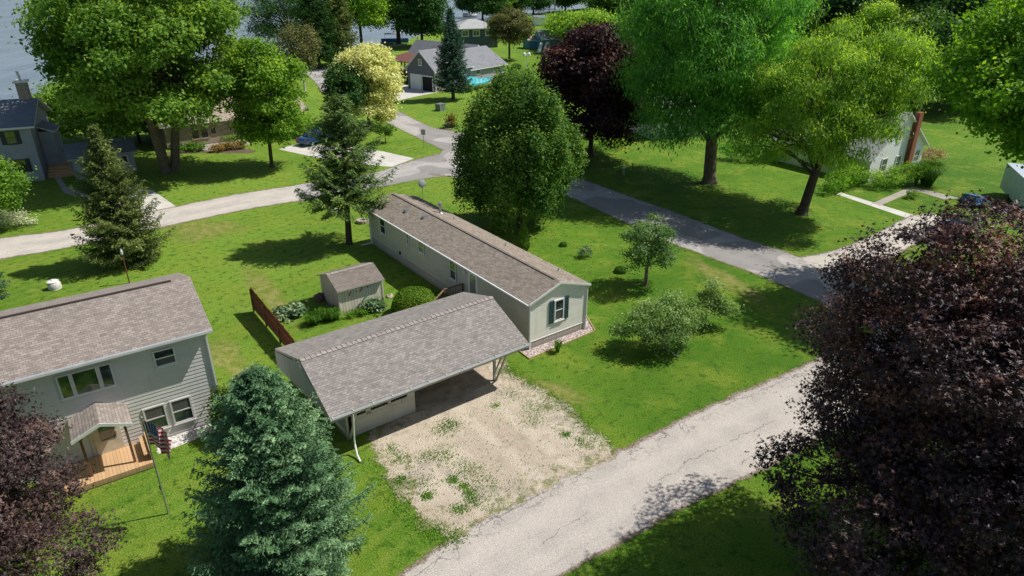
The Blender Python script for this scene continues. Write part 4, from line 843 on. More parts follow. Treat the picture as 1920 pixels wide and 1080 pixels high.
# ================================================================== FAR HOUSES
def far_house():
    o = (-13.15, 120.85); a = R(52.5); r = thing('grey_house', 'slate grey gabled house with two car garage, one door open, beside the turquoise boat', 'house', o, a)
    W, L = 6.6, 19.3
    m = MB(); ext = lambda t: (0, W)
    m.box(0, 9.0, 0, W, 0, 3.5, 0); m.box(9.0, L, 0, 9.5, 0, 2.85, 0); m.box(14.4, 20.6, 8.0, 21.0, 0, 3.0, 0)
    for x in (-.002, ): m.face([(x, 0, 3.5), (x, W, 3.5), (x, W/2, 6.5)], 1)
    m.face([(L+.002, 0, 2.85), (L+.002, 9.5, 2.85), (L+.002, 4.9, 5.6)], 0); m.face([(14.4, 21.01, 3.0), (20.6, 21.01, 3.0), (17.5, 21.01, 5.8)], 0)
    m.build('wall', [M['sid_grey'], flat('dark_grey_gable', (.13, .14, .17), .7)], r)
    m = MB(); m.face([(-.01, 0, 0), (-.01, W, 0), (-.01, W, 3.5), (-.01, 0, 3.5)]); m.build('gable_siding', flat('dark_grey_gable', (.13, .14, .17), .7), r)
    rf = gable_roof(r, -.4, 10, -.45, W+.45, W/2, 3.35, 6.65, 'roof_grey', .15, 'ridge', cap=False)
    m = MB(); slab(m, [(8.8, -.5, 2.75), (L+.4, -.5, 2.75), (L+.4, 4.9, 5.75), (8.8, 4.9, 5.75)], .15); slab(m, [(L+.4, 10.2, 2.75), (8.8, 10.2, 2.75), (8.8, 4.9, 5.75), (L+.4, 4.9, 5.75)], .15); m.build('roof', [M['roof_grey'], M['white']], r)
    m = MB(); slab(m, [(3.6, 14.6, 2.9), (3.6, 5.2, 2.9), (3.6, 5.2, 2.9), (3.6, 14.6, 2.9)], .1) if False else None
    slab(m, [(14.0, 21.6, 3.0), (14.0, 4.9, 3.0), (17.5, 4.9, 6.05), (17.5, 21.6, 6.05)], .15); slab(m, [(21.0, 4.9, 3.0), (21.0, 21.6, 3.0), (17.5, 21.6, 6.05), (17.5, 4.9, 6.05)], .15); m.build('roof', [M['roof_grey'], M['white']], r)
    tf = left(-.02)
    g = MB(); pbox(g, tf, 3.35, 5.95, .05, 2.65, .0, .06); 
    for k in range(1, 4): pbox(g, tf, 3.35, 5.95, .05+k*.65-.02, .05+k*.65, .06, .07)
    g.build('garage_door', M['white'], r, ); 
    g = MB(); pbox(g, tf, .4, 3.2, 2.4, 2.6, .0, .08); pbox(g, tf, .4, .62, .0, 2.4, .0, .08); pbox(g, tf, 3.0, 3.2, .0, 2.4, .0, .08); dr = g.build('garage_door_frame', M['white'], r, )
    g = MB(); pbox(g, tf, .62, 3.0, 0, 2.4, .0, .03); g.build('interior_shade_sheet', M['dark'], dr)  # dark sheet on the solid wall, painting the shade inside the open garage
    window(r, tf, 2.95, 3.75, 4.15, 5.2, .12, 'glass', 'hv')
    for a0 in (10.7, 15.8): window(r, front(0), a0, a0+1.25, 1.7, 2.72, .12, 'glass', 'v')
    window(r, front(0), 2.0, 3.0, 1.5, 2.5, .1, 'glass', 'v')
    g = MB(); pbox(g, front(0), -.05, .12, 0, 3.4, 0, .08); pbox(g, left(0), -.08, .12, 0, 3.4, 0, .08); g.build('corner_trim', M['white'], r)
    # red deck with pergola beside the garage
    g = MB(); g.box(4.2, 14.3, 8.5, 16.6, 1.35, 1.5); dk = g.build('deck', M['redwood'], r)
    for x in (4.3, 9.0):
        for y in (8.6, 12.5, 16.5): g = MB(); g.box(x-.1, x+.1, y-.1, y+.1, 0, 3.9); g.build('deck_post', M['redwood'], r)
    g = MB(); g.box(4.2, 4.3, 8.5, 16.6, 2.3, 2.4); g.box(4.2, 4.3, 8.5, 16.6, 1.5, 1.6)
    for k in range(36): y = 8.6+k*.22; g.box(4.22, 4.28, y, y+.09, 1.6, 2.3)
    g.build('railing', M['redwood'], dk)
    g = MB(); slab(g, [(3.8, 8.2, 3.8), (3.8, 17.0, 3.8), (10.0, 17.0, 4.5), (10.0, 8.2, 4.5)], .12, 0, 0); g.build('deck_roof', M['redwood'], dk)
    g = MB(); g.box(4.2, 4.6, 9.9, 10.3, 0, 1.35); g.build('pillar', M['white'], r)
    g = MB(); g.tube([(9.2, 2.6, 4.5), (9.2, 2.6, 8.3)], .03, 5); g.bar((9.2, 2.2, 8.0), (9.2, 3.0, 8.0), .03); g.build('antenna_mast', M['metal'], r)
    return r
far_house()
def hip_house():
    o = at(866, 88); a = R(20); r = thing('hip_roof_house', 'dark house with pale hipped roof behind the grey house', 'house', at(858, 92), a); W, D = 11, 9
    m = MB(); m.box(0, W, 0, D, 0, 5.0); m.build('wall', flat('dark_house_wall', (.06, .08, .12), .7), r)
    m = MB(); e = .7; A, B, Cc, Dd = (-e, -e, 4.95), (W+e, -e, 4.95), (W+e, D+e, 4.95), (-e, D+e, 4.95); p, q = (D/2, D/2, 6.9), (W-D/2, D/2, 6.9)
    for f in ([A, B, q, p], [Cc, Dd, p, q]): slab(m, f, .2)
    for f in ([B, Cc, q], [Dd, A, p]): m.face(f, 0, [(v[1], v[2]*2.2) for v in f])
    m.build('roof', [M['roof_white'], M['white']], r)
    for x in (1.2, 4.2, 7.6): window(r, front(0), x, x+1.9, 3.0, 4.5, .14, 'glass', 'v')
    for y in (1.5, 5.0): window(r, right(W), y, y+1.6, 3.0, 4.5, .14, 'glass', 'v')
hip_house()
TA = R(37.3); TO = at(300.6, 240, 2.7)
def tan_house():
    o = loc2w(TO, TA, (0, .5)); r = thing('tan_house', 'low tan ranch house with pale brown roof behind the large maple', 'house', o, TA); L, D = 17.6, 9.0
    m = MB(); clap(m, front(0), lambda z: (.4, L), .1, 2.65, .2, .02); m.box(.42, L, .03, D, 0, 2.6); m.face([(L+.01, 0, 2.6), (L+.01, D, 2.6), (L+.01, D/2, 4.4)]); m.build('wall', M['sid_tan'], r)
    gable_roof(r, -.1, L+.5, -.5, D+.6, D/2, 2.75, 4.55, 'roof_tan', .15, 'ridge', cap=False)
    for a0, a1, b0, b1 in ((3.3, 4.25, .75, 2.25), (4.35, 5.3, .75, 2.25), (5.55, 6.25, 1.1, 2.0), (9.5, 11, .9, 2.1), (13, 14.4, .9, 2.1)): window(r, front(0), a0, a1, b0, b1, .09, 'glass', '', mat='sid_tan')
    # cross wing behind
    g = MB(); g.box(8, 15, D-.5, D+9, 0, 3.0); g.build('wing_wall', M['sid_tan'], r)
    g = MB(); slab(g, [(7.5, D+9.4, 3.0), (7.5, 3, 3.0), (11.5, 3, 5.0), (11.5, D+9.4, 5.0)], .15); slab(g, [(15.5, 3, 3.0), (15.5, D+9.4, 3.0), (11.5, D+9.4, 5.0), (11.5, 3, 5.0)], .15); g.build('roof', [M['roof_tan'], M['white']], r)
tan_house()
def blue_house():
    o = at(85.5, 338); a = R(22); r = thing('blue_grey_house', 'tall blue grey house with dark shutters and a metal capped chimney by the lake', 'house', o, a); XL, D = -11, 8.5
    m = MB(); clap(m, front(0), lambda z: (XL, 0.), .05, 5.45, .2, .02); m.box(XL, -.03, .03, D, 0, 5.4); m.face([(-.005, 0, 5.4), (-.005, D, 5.4), (-.005, D/2, 7.5)]); m.build('wall', M['sid_blue'], r)
    rf = gable_roof(r, XL-.3, .5, -.5, D+.5, D/2, 5.55, 7.55, 'roof_dark', .18, 'ridge', cap=False)
    for x0, x1, z0, z1 in ((-2.28, -1.38, 3.9, 5.15), (-2.08, -1.2, 1.05, 2.35), (-5.2, -4.3, 3.9, 5.15)):
        window(r, front(0), x0, x1, z0, z1, .05, 'ggreen', 'h', lower='glass', mat='shutter_d')
        for s in (x0-.38, x1+.05):
            g = MB(); pbox(g, front(0), s, s+.33, z0-.03, z1+.03, .02, .06); g.build('shutter', M['shutter_d'], r)
    g = MB(); g.box(-1.1, -.2, D/2-.2, D/2+.9, 6.6, 9.1, 0); g.build('chimney', M['brick'] if False else flat('chimney_siding', (.40, .33, .30), .8, .2, 6), rf)
    g = MB(); g.box(-1.25, -.05, D/2-.35, D/2+1.05, 9.1, 9.32); g.tube([(-.65, D/2+.3, 9.3), (-.75, D/2+.3, 10.2)], .13, 8); g.build('chimney_cap', M['whitem'], rf)
    g = MB(); g.box(0, 1.3, 2.5, 5.5, 0, 4.4); g.build('bay', M['sid_blue'], r); g = MB(); slab(g, [(1.5, 2.3, 4.4), (1.5, 5.7, 4.4), (0, 5.7, 5.0), (0, 2.3, 5.0)], .12); g.build('bay_roof', [M['roof_dark'], M['white']], r)
    g = MB()
    for k in range(4): g.box(.1+.0*k, 3.2, 3.0-.35*(k+1)-1, 3.0-.35*k-1, 0, .9-.22*k)
    g.box(.1, 3.2, 2.0, 4.6, .8, .95); g.build('steps', M['deck'], r)
blue_house()
def blue_shed():
    o = at(145, 338); a = R(36.4); r = thing('blue_shed', 'blue grey lean-to shed behind the olive spruce', 'shed', o, a)
    m = MB(); m.box(0, 5.6, 0, 4.0, 0, 2.3); m.face([(-.01, 0, 2.3), (-.01, 4.0, 2.3), (-.01, 2.0, 3.2)]); m.build('wall', M['sid_blue'], r)
    m = MB(); slab(m, [(-.4, -.45, 2.25), (6.0, -.45, 2.25), (6.0, 2.0, 3.35), (-.4, 2.0, 3.35)], .14); slab(m, [(6.0, 4.45, 2.25), (-.4, 4.45, 2.25), (-.4, 2.0, 3.35), (6.0, 2.0, 3.35)], .14); m.build('roof', [M['roof_dark'], M['sid_blue']], r)
    g = MB(); pbox(g, front(0), .15, 1.25, .05, 2.1, .01, .05); g.build('door', flat('pale_blue_door', (.35, .40, .47), .6), r)
    window(r, front(0), 4.2, 5.0, 1.0, 1.9, .08, 'glass', '')
blue_shed()
def white_house():
    o = (35.77, 66.82); a = R(35.4); r = thing('white_house', 'white clapboard house with tall red brick chimney behind the leaning tree', 'house', o, a); W, PK, EH = 10.5, 6.4, 2.6; D = 11
    ext = lambda z: (0., W) if z < EH else ((z-EH)/(PK-EH)*W/2, W-(z-EH)/(PK-EH)*W/2)
    m = MB(); clap(m, front(0), ext, .1, PK, .16, .02); m.box(.02, W-.02, .03, D, 0, EH); m.build('wall', M['sid_w'], r)
    m = MB(); slab(m, [(-.5, D+.4, EH-.25), (-.5, -.35, EH-.25), (W/2, -.35, PK+.1), (W/2, D+.4, PK+.1)], .14); slab(m, [(W+.5, -.35, EH-.25), (W+.5, D+.4, EH-.25), (W/2, D+.4, PK+.1), (W/2, -.35, PK+.1)], .14); rf = m.build('roof', [M['roof_white'], M['white']], r)
    for a0, a1, b0, b1 in ((2.1, 3.2, .7, 2.15), (4.9, 5.9, .6, 2.05), (8.6, 9.8, .75, 2.1), (4.2, 5.0, 3.6, 4.7)): window(r, front(0), a0, a1, b0, b1, .11, 'glass', 'hv')
    m = MB(); m.box(6.7, 7.5, -.5, .0, 0, 6.3, 0); m.build('chimney', M['brick'], r)
    m = MB(); m.tube([(7.1, -.2, 6.3), (7.1, -.2, 8.3)], .03, 6); m.bar((5.4, -.6, 8.2), (8.8, .2, 8.2), .05); 
    for k in range(9): x = 5.6+k*.38; m.bar((x, -.2-.7+(x-7)*.22, 8.2), (x, -.2+.7+(x-7)*.22, 8.2), .03)
    m.build('antenna', M['metal'], r)
white_house()
r = thing('hidden_house', 'pale roofed white house behind the tall willow', 'house', at(1222, 262), R(20))
m = MB(); m.box(0, 9, 0, 7, 0, 2.8); m.build('wall', M['sid_w'], r); gable_roof(r, -.4, 9.4, -.5, 7.5, 3.5, 2.8, 4.8, 'roof_white', .15, cap=False); window(r, front(0), 2, 3.4, .9, 2.1, .1, 'glass', 'v'); window(r, front(0), 6, 7.4, .9, 2.1, .1, 'glass', 'v')
def small_shed(name, label, px, a, W, D, h, rise, wall, roof, cat='shed', wins=()):
    r = thing(name, label, cat, at(*px), a); m = MB(); m.box(0, W, 0, D, 0, h); 
    for x in (-.005, W+.005): m.face([(x, 0, h), (x, D, h), (x, D/2, h+rise)])
    m.build('wall', M[wall], r); gable_roof(r, -.3, W+.3, -.3, D+.3, D/2, h-.05, h+rise, roof, .15, cap=False)
    for a0 in wins: window(r, front(0), a0, a0+1.0, 1.0, 2.0, .15, 'glass', '')
    return r
small_shed('blue_cottage', 'bright blue cottage with dark roof near the purple maple', (1016, 94), R(20), 9, 6, 2.6, 2.0, 'sid_teal', 'roof_dark', 'cottage', (1.2, 4.6))
small_shed('boat_shed', 'faded blue shed with white boards leaning at its front', (991, 92), R(20), 3.6, 4, 2.2, .8, 'sid_teal', 'roof_tan', 'shed', ())
small_shed('white_shed', 'tiny white shed under the dark lakeside trees', (1003, 49), R(10), 3.6, 4, 2.9, .6, 'sid_w', 'roof_dark')
# ================================================================== YARD THINGS
def fence():
    a = at(477.5, 583.5); b = at(548, 668); ang = math.atan2(b[1]-a[1], b[0]-a[0])-PI/2; L = math.dist(a, b)+.9
    r = thing('wooden_fence', 'red brown stained board fence with stepped top beside the garage', 'fence', a, ang); g = random.Random(3); m = MB(); n = int(L/.145); y = 0
    for k in range(n):
        f = k/n; h = 1.72-.30*f if f < .62 else 1.62-.5*(f-.62)
        m.box(-.012+g.uniform(-.006, .006), .012, y+.004, y+.139, .12, h+g.uniform(-.03, .03)); y += .145
    m.build('boards', M['fence'], r)
    for k in range(4): m = MB(); yy = .06+(L-.2)*k/3; m.box(.015, .105, yy-.045, yy+.045, 0, 1.6-.3*k/3); m.build('post', M['wood'], r)
    for z in (.4, 1.15): m = MB(); m.box(.014, .06, 0, L-.1, z, z+.08); m.build('rail', M['wood'], r)
fence()
def ring(name, label, px, r0, mat, seed):
    g = random.Random(seed); r = thing(name, label, 'fire pit' if 'fire' in name else 'planting ring', at(*px)); m = MB()
    for k in range(11):
        a = 2*PI*k/11; c = (math.cos(a)*r0, math.sin(a)*r0); w = .17
        m.hexa([(c[0]+dx*w*math.cos(a)-dy*w*1.3*math.sin(a), c[1]+dx*w*math.sin(a)+dy*w*1.3*math.cos(a), z) for z in (0, g.uniform(.22, .28)) for dx, dy in ((-.7, -.9), (.7, -.9), (.7, .9), (-.7, .9))])
    bevel(m.build('stones', M[mat], r), .03); m = MB(); m.lathe([(0, .03), (r0*.8, .04), (r0*.82, 0)], n=14); m.build('ash', M['dark'] if 'fire' in name else M['stone'], r)
ring('fire_pit', 'round pale stone fire pit on the lawn left of the pine', (629, 399), .42, 'paleconc', 2)
ring('stone_ring', 'low ring of pale stones just right of the pine trunk', (680, 417), .38, 'stone', 4)
r = thing('well_cap', 'white precast well cover with round lid on the left lawn', 'well cover', at(104, 541)); m = MB()
m.lathe([(.38, 0), (.42, .1), (.38, .42), (.30, .5), (0, .52)], n=18); m.build('body', M['paleconc'], r, smooth=True); m = MB(); m.lathe([(.34, 0), (.36, .05), (.2, .10), (.07, .12), (.07, .18), (0, .18)], (-.05, .0, .5), 16); m.build('lid', M['white'], r)
bush('small_boulder', 'x', (0, 0), .01, .01, 'l_dark', 1, 20) if False else None
def rock(name, label, px, r_, h, mat, seed, cat='rock'):
    g = random.Random(seed); m = MB(); n = 9
    m.tube([(g.uniform(-.03, .03), g.uniform(-.03, .03), h*z) for z in (-.1, .2, .55, .85, 1.)], [r_*.95, r_, r_*.92, r_*.6, r_*.12], n); m.v = [(x*g.uniform(.85, 1.12), y*g.uniform(.85, 1.12), z) for x, y, z in m.v]
    return tag(m.build(name, M[mat], None, at(*px), g.uniform(0, 3), True), label, cat)
rock('garden_boulder', 'dark round boulder at the back left corner of the garden shed', (600, 563), .38, .55, 'redrock', 5); rock('garden_boulder', 'small dark boulder beside the left wall of the garden shed', (617, 580), .26, .35, 'redrock', 6)
rock('stepping_stone', 'flat pale stepping stone just right of the garden shed', (730, 556), .28, .06, 'stone', 7, 'stepping stone')
r = thing('satellite_dish', 'grey satellite dish on a short post behind the far end of the mobile home', 'satellite dish', at(793, 372)); m = MB(); m.tube([(0, 0, 0), (0, 0, 1.35)], .035, 8); m.build('post', M['metal'], r)
m = MB(); NN = 18
for i in range(NN):
    a0, a1 = 2*PI*i/NN, 2*PI*(i+1)/NN
    for k in range(4):
        r0, r1 = .36*k/4, .36*(k+1)/4
        def dp(a, q): v = Vector((math.cos(a)*q, -q*q*.5*-1, math.sin(a)*q*1.1)); v.rotate(Matrix.Rotation(R(-25), 3, 'X')); v.rotate(Matrix.Rotation(R(10), 3, 'Z')); return (v.x, v.y-.12, v.z+1.5)
        m.face([dp(a0, r0), dp(a0, r1), dp(a1, r1), dp(a1, r0)])
m.build('reflector', flat('dish_grey', (.42, .44, .47), .5), r); m = MB(); m.bar((0, -.12, 1.3), (.42, -.5, 1.42), .035); m.bar((.42, -.5, 1.38), (.42, -.5, 1.5), .09); m.build('feed_arm', M['metal'], r)
r = thing('lamp_post', 'rusty post with pale lamp behind the two storey house', 'post', at(243, 531)); m = MB(); m.tube([(0, 0, 0), (0, 0, 2.15)], .04, 8); m.build('post', M['rust'], r); m = MB(); m.lathe([(.05, 0), (.08, .05), (.09, .25), (.03, .42), (0, .43)], (0, 0, 2.12), 10); m.build('lamp', M['lampw'], r)
r = thing('mailbox', 'black mailbox on a slanted post beside the left lane', 'mailbox', at(170, 412)); m = MB(); m.bar((0, 0, 0), (-.25, .1, 1.05), .09); m.build('post', M['wood'], r)
m = MB(); m.tube([(-.55, .1, 1.22), (.05, .05, 1.22)], .15, 12); m.build('box', M['black'], r, smooth=False)
r = thing('street_sign', 'small sign on a thin post at the grassy street corner', 'sign', at(795, 277)); m = MB(); m.bar((0, 0, 0), (0, 0, 2.25), .06); m.build('post', M['metal'], r); m = MB(); m.box(-.25, .25, -.045, -.03, 1.55, 2.2); bevel(m.build('sign_plate', flat('pale_sign', (.36, .35, .36), .5), r), .01)
r = thing('utility_cabinet', 'green grey utility cabinet on the lawn in front of the grey house', 'utility cabinet', at(826, 207), R(52)); m = MB(); m.box(-.6, .6, -.5, .5, 0, .95); m.box(-.63, .63, -.53, .53, .93, 1.02); m.build('body', M['utility'], r); m = MB(); m.box(-.02, .02, -.515, -.505, .1, .85); m.build('door_seam', M['dark'], r)
r = thing('planter', 'stone planter with red flowers at the street corner', 'planter', at(842, 240)); m = MB(); m.lathe([(.9, 0), (.9, .08), (.35, .1), (.22, .5), (.5, .85), (.5, .95), (0, .9)], n=16); m.build('urn', M['stone'], r)
g = rs(9); pp = g.normal(size=(500, 3))*np.array([.35, .3, .4])+np.array([.3, 0, 1.1]); leaves('flowers', pp, g.normal(size=pp.shape), .22, g.uniform(0, 1, 500), 'l_rust', r, seed=3); pp = g.normal(size=(400, 3))*np.array([.5, .3, .15])+np.array([.2, -.1, .3]); leaves('foliage', pp, g.normal(size=pp.shape), .2, g.uniform(0, 1, 400), 'l_dark', r, seed=4)
r = thing('bird_feeder', 'white bird feeder on a thin pole on the far lawn', 'bird feeder', at(987, 140)); m = MB(); m.tube([(0, 0, 0), (0, 0, 3.6)], .06, 6); m.build('pole', M['white'], r)
for s in (-.45, .45): m = MB(); m.lathe([(.1, 0), (.35, .1), (.35, .5), (.1, .75), (0, .8)], (s, 0, 3.5), 8); m.build('feeder', M['white'], r)
r = thing('utility_pole', 'tall grey utility pole behind the bright blue cottage', 'utility pole', at(1039, 68)); m = MB(); m.tube([(0, 0, 0), (0, 0, 12.5)], [.22, .15], 8); m.build('pole', M['metal'], r); m = MB(); m.bar((-1, 0, 11.6), (1, 0, 11.6), .14); m.build('crossarm', M['wood'], r)
r = thing('garden_post', 'short white topped post on the shaded lawn left of the willow', 'post', at(1169, 328)); m = MB(); m.box(-.1, .1, -.1, .1, 0, .75); m.build('post', M['stone'], r); m = MB(); m.lathe([(.17, 0), (.17, .05), (0, .12)], (0, 0, .75), 10); m.build('cap', M['white'], r)
r = thing('garden_stake', 'thin dark stake beside the white topped post', 'stake', at(1186, 319)); m = MB(); m.tube([(0, 0, 0), (-.05, 0, .7)], .035, 6); m.build('stake', M['bark_d'], r)
o = thing('leaning_boards', 'white boards leaning against the faded blue shed', 'boards', at(1006, 97), R(20)); 
for k in range(2): m = MB(); m.hexa([(k*1.6-.5, -1.6, 0), (k*1.6+.4, -1.6, 0), (k*1.6+.4, -1.5, 0), (k*1.6-.5, -1.5, 0), (k*1.6+.9, -.1, 2.2), (k*1.6+1.7, -.1, 2.2), (k*1.6+1.7, 0, 2.2), (k*1.6+.9, 0, 2.2)]); m.build('board', M['white'], o)
r = thing('garden_sign_post', 'rough cut stump of twigs beneath the apple tree', 'stump', at(1268, 668)); m = MB(); m.tube([(0, 0, 0), (.12, .0, .42)], [.05, .02], 6); m.tube([(0, 0, .0), (-.3, .05, .30)], [.035, .015], 6); m.tube([(.06, 0, .2), (.28, 0, .40)], [.03, .012], 6); m.build('stump', M['birch'], r); r.name = 'pruned_stump'
# boats, docks
def dock(name, label, px, a, L, W):
    r = thing(name, label, 'dock', (*at(*px, -.3), -.3), a); m = MB()
    n = int(L/.3)
    for k in range(n): m.box(k*.3, k*.3+.27, 0, W, .25, .31)
    m.build('planks', M['conc'] if False else flat('weathered_planks', (.46, .42, .37), .8, .2, 6), r); m = MB()
    for k in range(5):
        for y in (0, W): m.box(k*(L-.2)/4, k*(L-.2)/4+.12, y-.06, y+.06, -1.2, .8)
    m.build('post', M['metal'], r)
dock('boat_dock', 'pale plank dock reaching into the lake behind the blue grey house', (62, 224), R(20), 12, 1.6)
dock('far_dock', 'white plank dock beside the pontoon boat', (700, 95), R(60), 14, 1.4)
def boat(name, label, px, a, L=5.5, W=2.2, cover='boatblue', z=-.3, trailer=False, lift=False, tall=1.0):
    x, y = at(*px, z); r = thing(name, label, 'boat', (x, y, z), a); m = MB(); S = 9; rings = []
    for i in range(S):
        t = i/(S-1); w = W/2*(1-max(0, (t-.45)/.55)**2.2*.93); zz = .15+.35*max(0, t-.6); rings.append([(t*L, -w, .85+.12*t), (t*L, -w*.75, .35+zz*.3), (t*L, 0, zz*.6), (t*L, w*.75, .35+zz*.3), (t*L, w, .85+.12*t)])
    for i in range(S-1):
        for k in range(4): m.face([rings[i][k], rings[i+1][k], rings[i+1][k+1], rings[i][k+1]])
    m.face(rings[0]); m.build('hull', M['white'], r); m = MB(); g = random.Random(hash(name) % 99 if False else 5)
    R2 = []
    for i in range(S):
        t = i/(S-1); w = rings[i][4][1]*1.03; hgt = (.35+.55*math.sin(min(1, t*1.6+.25)*PI)**1.0*(1-t*.5))*tall+g.uniform(-.07, .1); R2.append([(t*L*1.02-.05, -w, .75), (t*L*1.02-.05, -w*.95, .95), (t*L*1.02-.05, -w*.4, .95+hgt), (t*L*1.02-.05, w*.4, .95+hgt*.95), (t*L*1.02-.05, w*.95, .95), (t*L*1.02-.05, w, .75)])
    for i in range(S-1):
        for k in range(5): m.face([R2[i][k], R2[i+1][k], R2[i+1][k+1], R2[i][k+1]])
    m.face(R2[0]); m.face(R2[-1]); m.build('cover', M[cover], r, smooth=False)
    if trailer:
        m = MB(); m.box(-.2, L+1.2, -.08, .08, .12, .24); m.box(1.2, 2.0, -W/2+.1, W/2-.1, .12, .24); m.build('trailer_frame', M['metal'], r)
        for s in (-1, 1): m = MB(); m.tube([(1.6, s*(W/2-.05), .3), (1.6, s*(W/2+.12), .3)], .3, 14); m.build('wheel', M['black'], r)
        r.location.z = .0
        for c in r.children:
            if c.name.startswith(('hull', 'cover')): c.location.z = .15
    return r
boat('covered_boat', 'boat under a turquoise tarp on its trailer beside the grey house', (872, 170), R(51), 6.8, 2.3, 'teal', 0, True, tall=1.35)
boat('blue_boat', 'boat under a blue cover at the plank dock, nearer the chimney house', (66, 234), R(30), 5.5, 2.4)
boat('blue_boat', 'dark blue boat on the far side of the plank dock, beneath the maple', (100, 237), R(30), 5.0, 2.2)
boat('shore_boat', 'blue covered boat at the shore left of the dark evergreen', (530, 117), R(30), 6.5, 2.4); boat('shore_boat', 'bright blue covered boat just left of the dark evergreen trunk', (580, 106), R(35), 7, 2.4)
def pontoon(px, a):
    x, y = at(*px, -.5); r = thing('pontoon_boat', 'white pontoon boat with blue side panels moored by the far lawn', 'boat', (x, y, -.5), a)
    for s in (-1.1, 1.1): m = MB(); m.tube([(0, s, .25), (.4, s, .2), (8, s, .2), (8.7, s, .4)], [.15, .35, .35, .05], 10); m.build('float', M['metal'], r)
    m = MB(); m.box(.3, 8.2, -1.5, 1.5, .55, .68); m.build('deck', M['white'], r); m = MB()
    for s in (-1.48, 1.45): m.box(.5, 8.0, s, s+.05, .68, 1.5)
    for xx in (.5, 7.95): m.box(xx, xx+.05, -1.45, 1.45, .68, 1.5)
    m.build('side_panel', M['boatblue'], r); m = MB(); slab(m, [(1.5, -1.6, 2.9), (6.5, -1.6, 2.9), (6.5, 0, 3.1), (1.5, 0, 3.1)], .08, 0, 0); slab(m, [(6.5, 1.6, 2.9), (1.5, 1.6, 2.9), (1.5, 0, 3.1), (6.5, 0, 3.1)], .08, 0, 0); m.build('canopy', M['white'], r)
    m = MB()
    for xx in (1.6, 6.4):
        for s in (-1.45, 1.45): m.bar((xx, s, 1.4), (xx, s, 2.9), .06)
    m.build('canopy_frame', M['metal'], r)
    for xx in (1.2, 5.5): m = MB(); m.box(xx, xx+1.6, -1.2, -.5, .68, 1.25); m.build('seat', M['white'], r)
pontoon((712, 84), R(12))
boat('white_boat', 'small white covered boat out on the lake left of the dark lakeside trees', (868, 33), R(10), 6, 2.4, 'white')
# cars
def car(label, px, a, paint='carblue', world=None):
    p = world or at(*px); r = thing('parked_car', label, 'car', p, a)
    prof = [(-2.25, .35), (-2.3, .75), (-2.1, .95), (-1.35, 1.0), (-.75, 1.42), (.75, 1.45), (1.45, 1.02), (2.1, .85), (2.28, .6), (2.25, .32)]
    m = MB(); 
    def half(z): return .90 if z < .98 else .90-(z-.98)*.42
    for i in range(len(prof)):
        (x0, z0), (x1, z1) = prof[i], prof[(i+1) % len(prof)]; m.face([(x0, -half(z0), z0), (x1, -half(z1), z1), (x1, half(z1), z1), (x0, half(z0), z0)])
    for s in (-1, 1): m.face([(x, s*half(z), z) for x, z in prof])
    bevel(m.build('body', M[paint], r), .06, 3); m = MB()
    m.face([(1.38, -.80, 1.06), (.85, -.72, 1.40), (.85, .72, 1.40), (1.38, .80, 1.06)]); m.face([(-1.30, -.80, 1.05), (-.85, -.72, 1.36), (-.85, .72, 1.36), (-1.30, .80, 1.05)])
    for f in m.f: pass
    m.v = [(x+(.03 if x > 0 else -.03), y, z+.03) for x, y, z in m.v]
    for s in (-1, 1): 
        for x0, x1, x2, x3 in ((-1.2, -.05, -.05, -.78), (.03, 1.25, .72, .03)): m.face([(x0, s*.905, 1.02), (x1, s*.905, 1.02), (x2, s*.74, 1.39), (x3, s*.74, 1.39)])
    m.build('window', M['carglass'], r)
    for x in (-1.42, 1.42):
        for s in (-1, 1): m = MB(); m.tube([(x, s*.72, .33), (x, s*.93, .33)], .33, 18); w = m.build('wheel', M['black'], r); m = MB(); m.tube([(x, s*.93, .33), (x, s*.945, .33)], .2, 12); m.build('rim', M['chrome'], w)
    for s in (-1, 1): m = MB(); m.box(2.2, 2.32, s*.62-.16, s*.62+.16, .62, .76); m.build('headlight', M['lampw'], r); m = MB(); m.box(-2.33, -2.2, s*.66-.14, s*.66+.14, .68, .86); m.build('taillight', M['red'], r)
    return r
car('blue car parked on the white drive behind the pine', (592, 268), R(60))
car('dark blue car inside the open garage of the grey house', None, R(52.5+180), world=loc2w((-13.15, 120.85), R(52.5), (3.2, 1.8)))
car('blue car under the crimson maple by the white house drive', (1778, 447), R(35))
r = thing('tarp_trailer', 'low trailer under a bright blue tarp by the end of the walk', 'trailer', at(1822, 385), R(30)); m = MB(); m.hexa([(-1.1, -.8, .4), (1.1, -.8, .4), (1.1, .8, .4), (-1.1, .8, .4), (-.8, -.5, 1.15), (.9, -.5, .8), (.9, .5, .8), (-.8, .5, 1.15)]); bevel(m.build('tarp', flat('light_blue_tarp', (.03, .14, .36), .5), r), .12, 3)
for s in (-1, 1): m = MB(); m.tube([(0, s*.8, .3), (0, s*1.0, .3)], .3, 12); m.build('wheel', M['black'], r)
r = thing('grey_camper', 'pale blue grey camper at the right edge behind the tree', 'camper', at(1915, 380), R(70)); m = MB(); m.box(-3, 3, -1.2, 1.2, .5, 2.9); bevel(m.build('body', flat('camper_side', (.45, .52, .58), .5), r), .15, 3); window(r, front(-1.2), -1, 0, 1.5, 2.2, .06, 'glass', '')
for s in (-1, 1): m = MB(); m.tube([(0, s*1.1, .35), (0, s*1.25, .35)], .35, 12); m.build('wheel', M['black'], r)

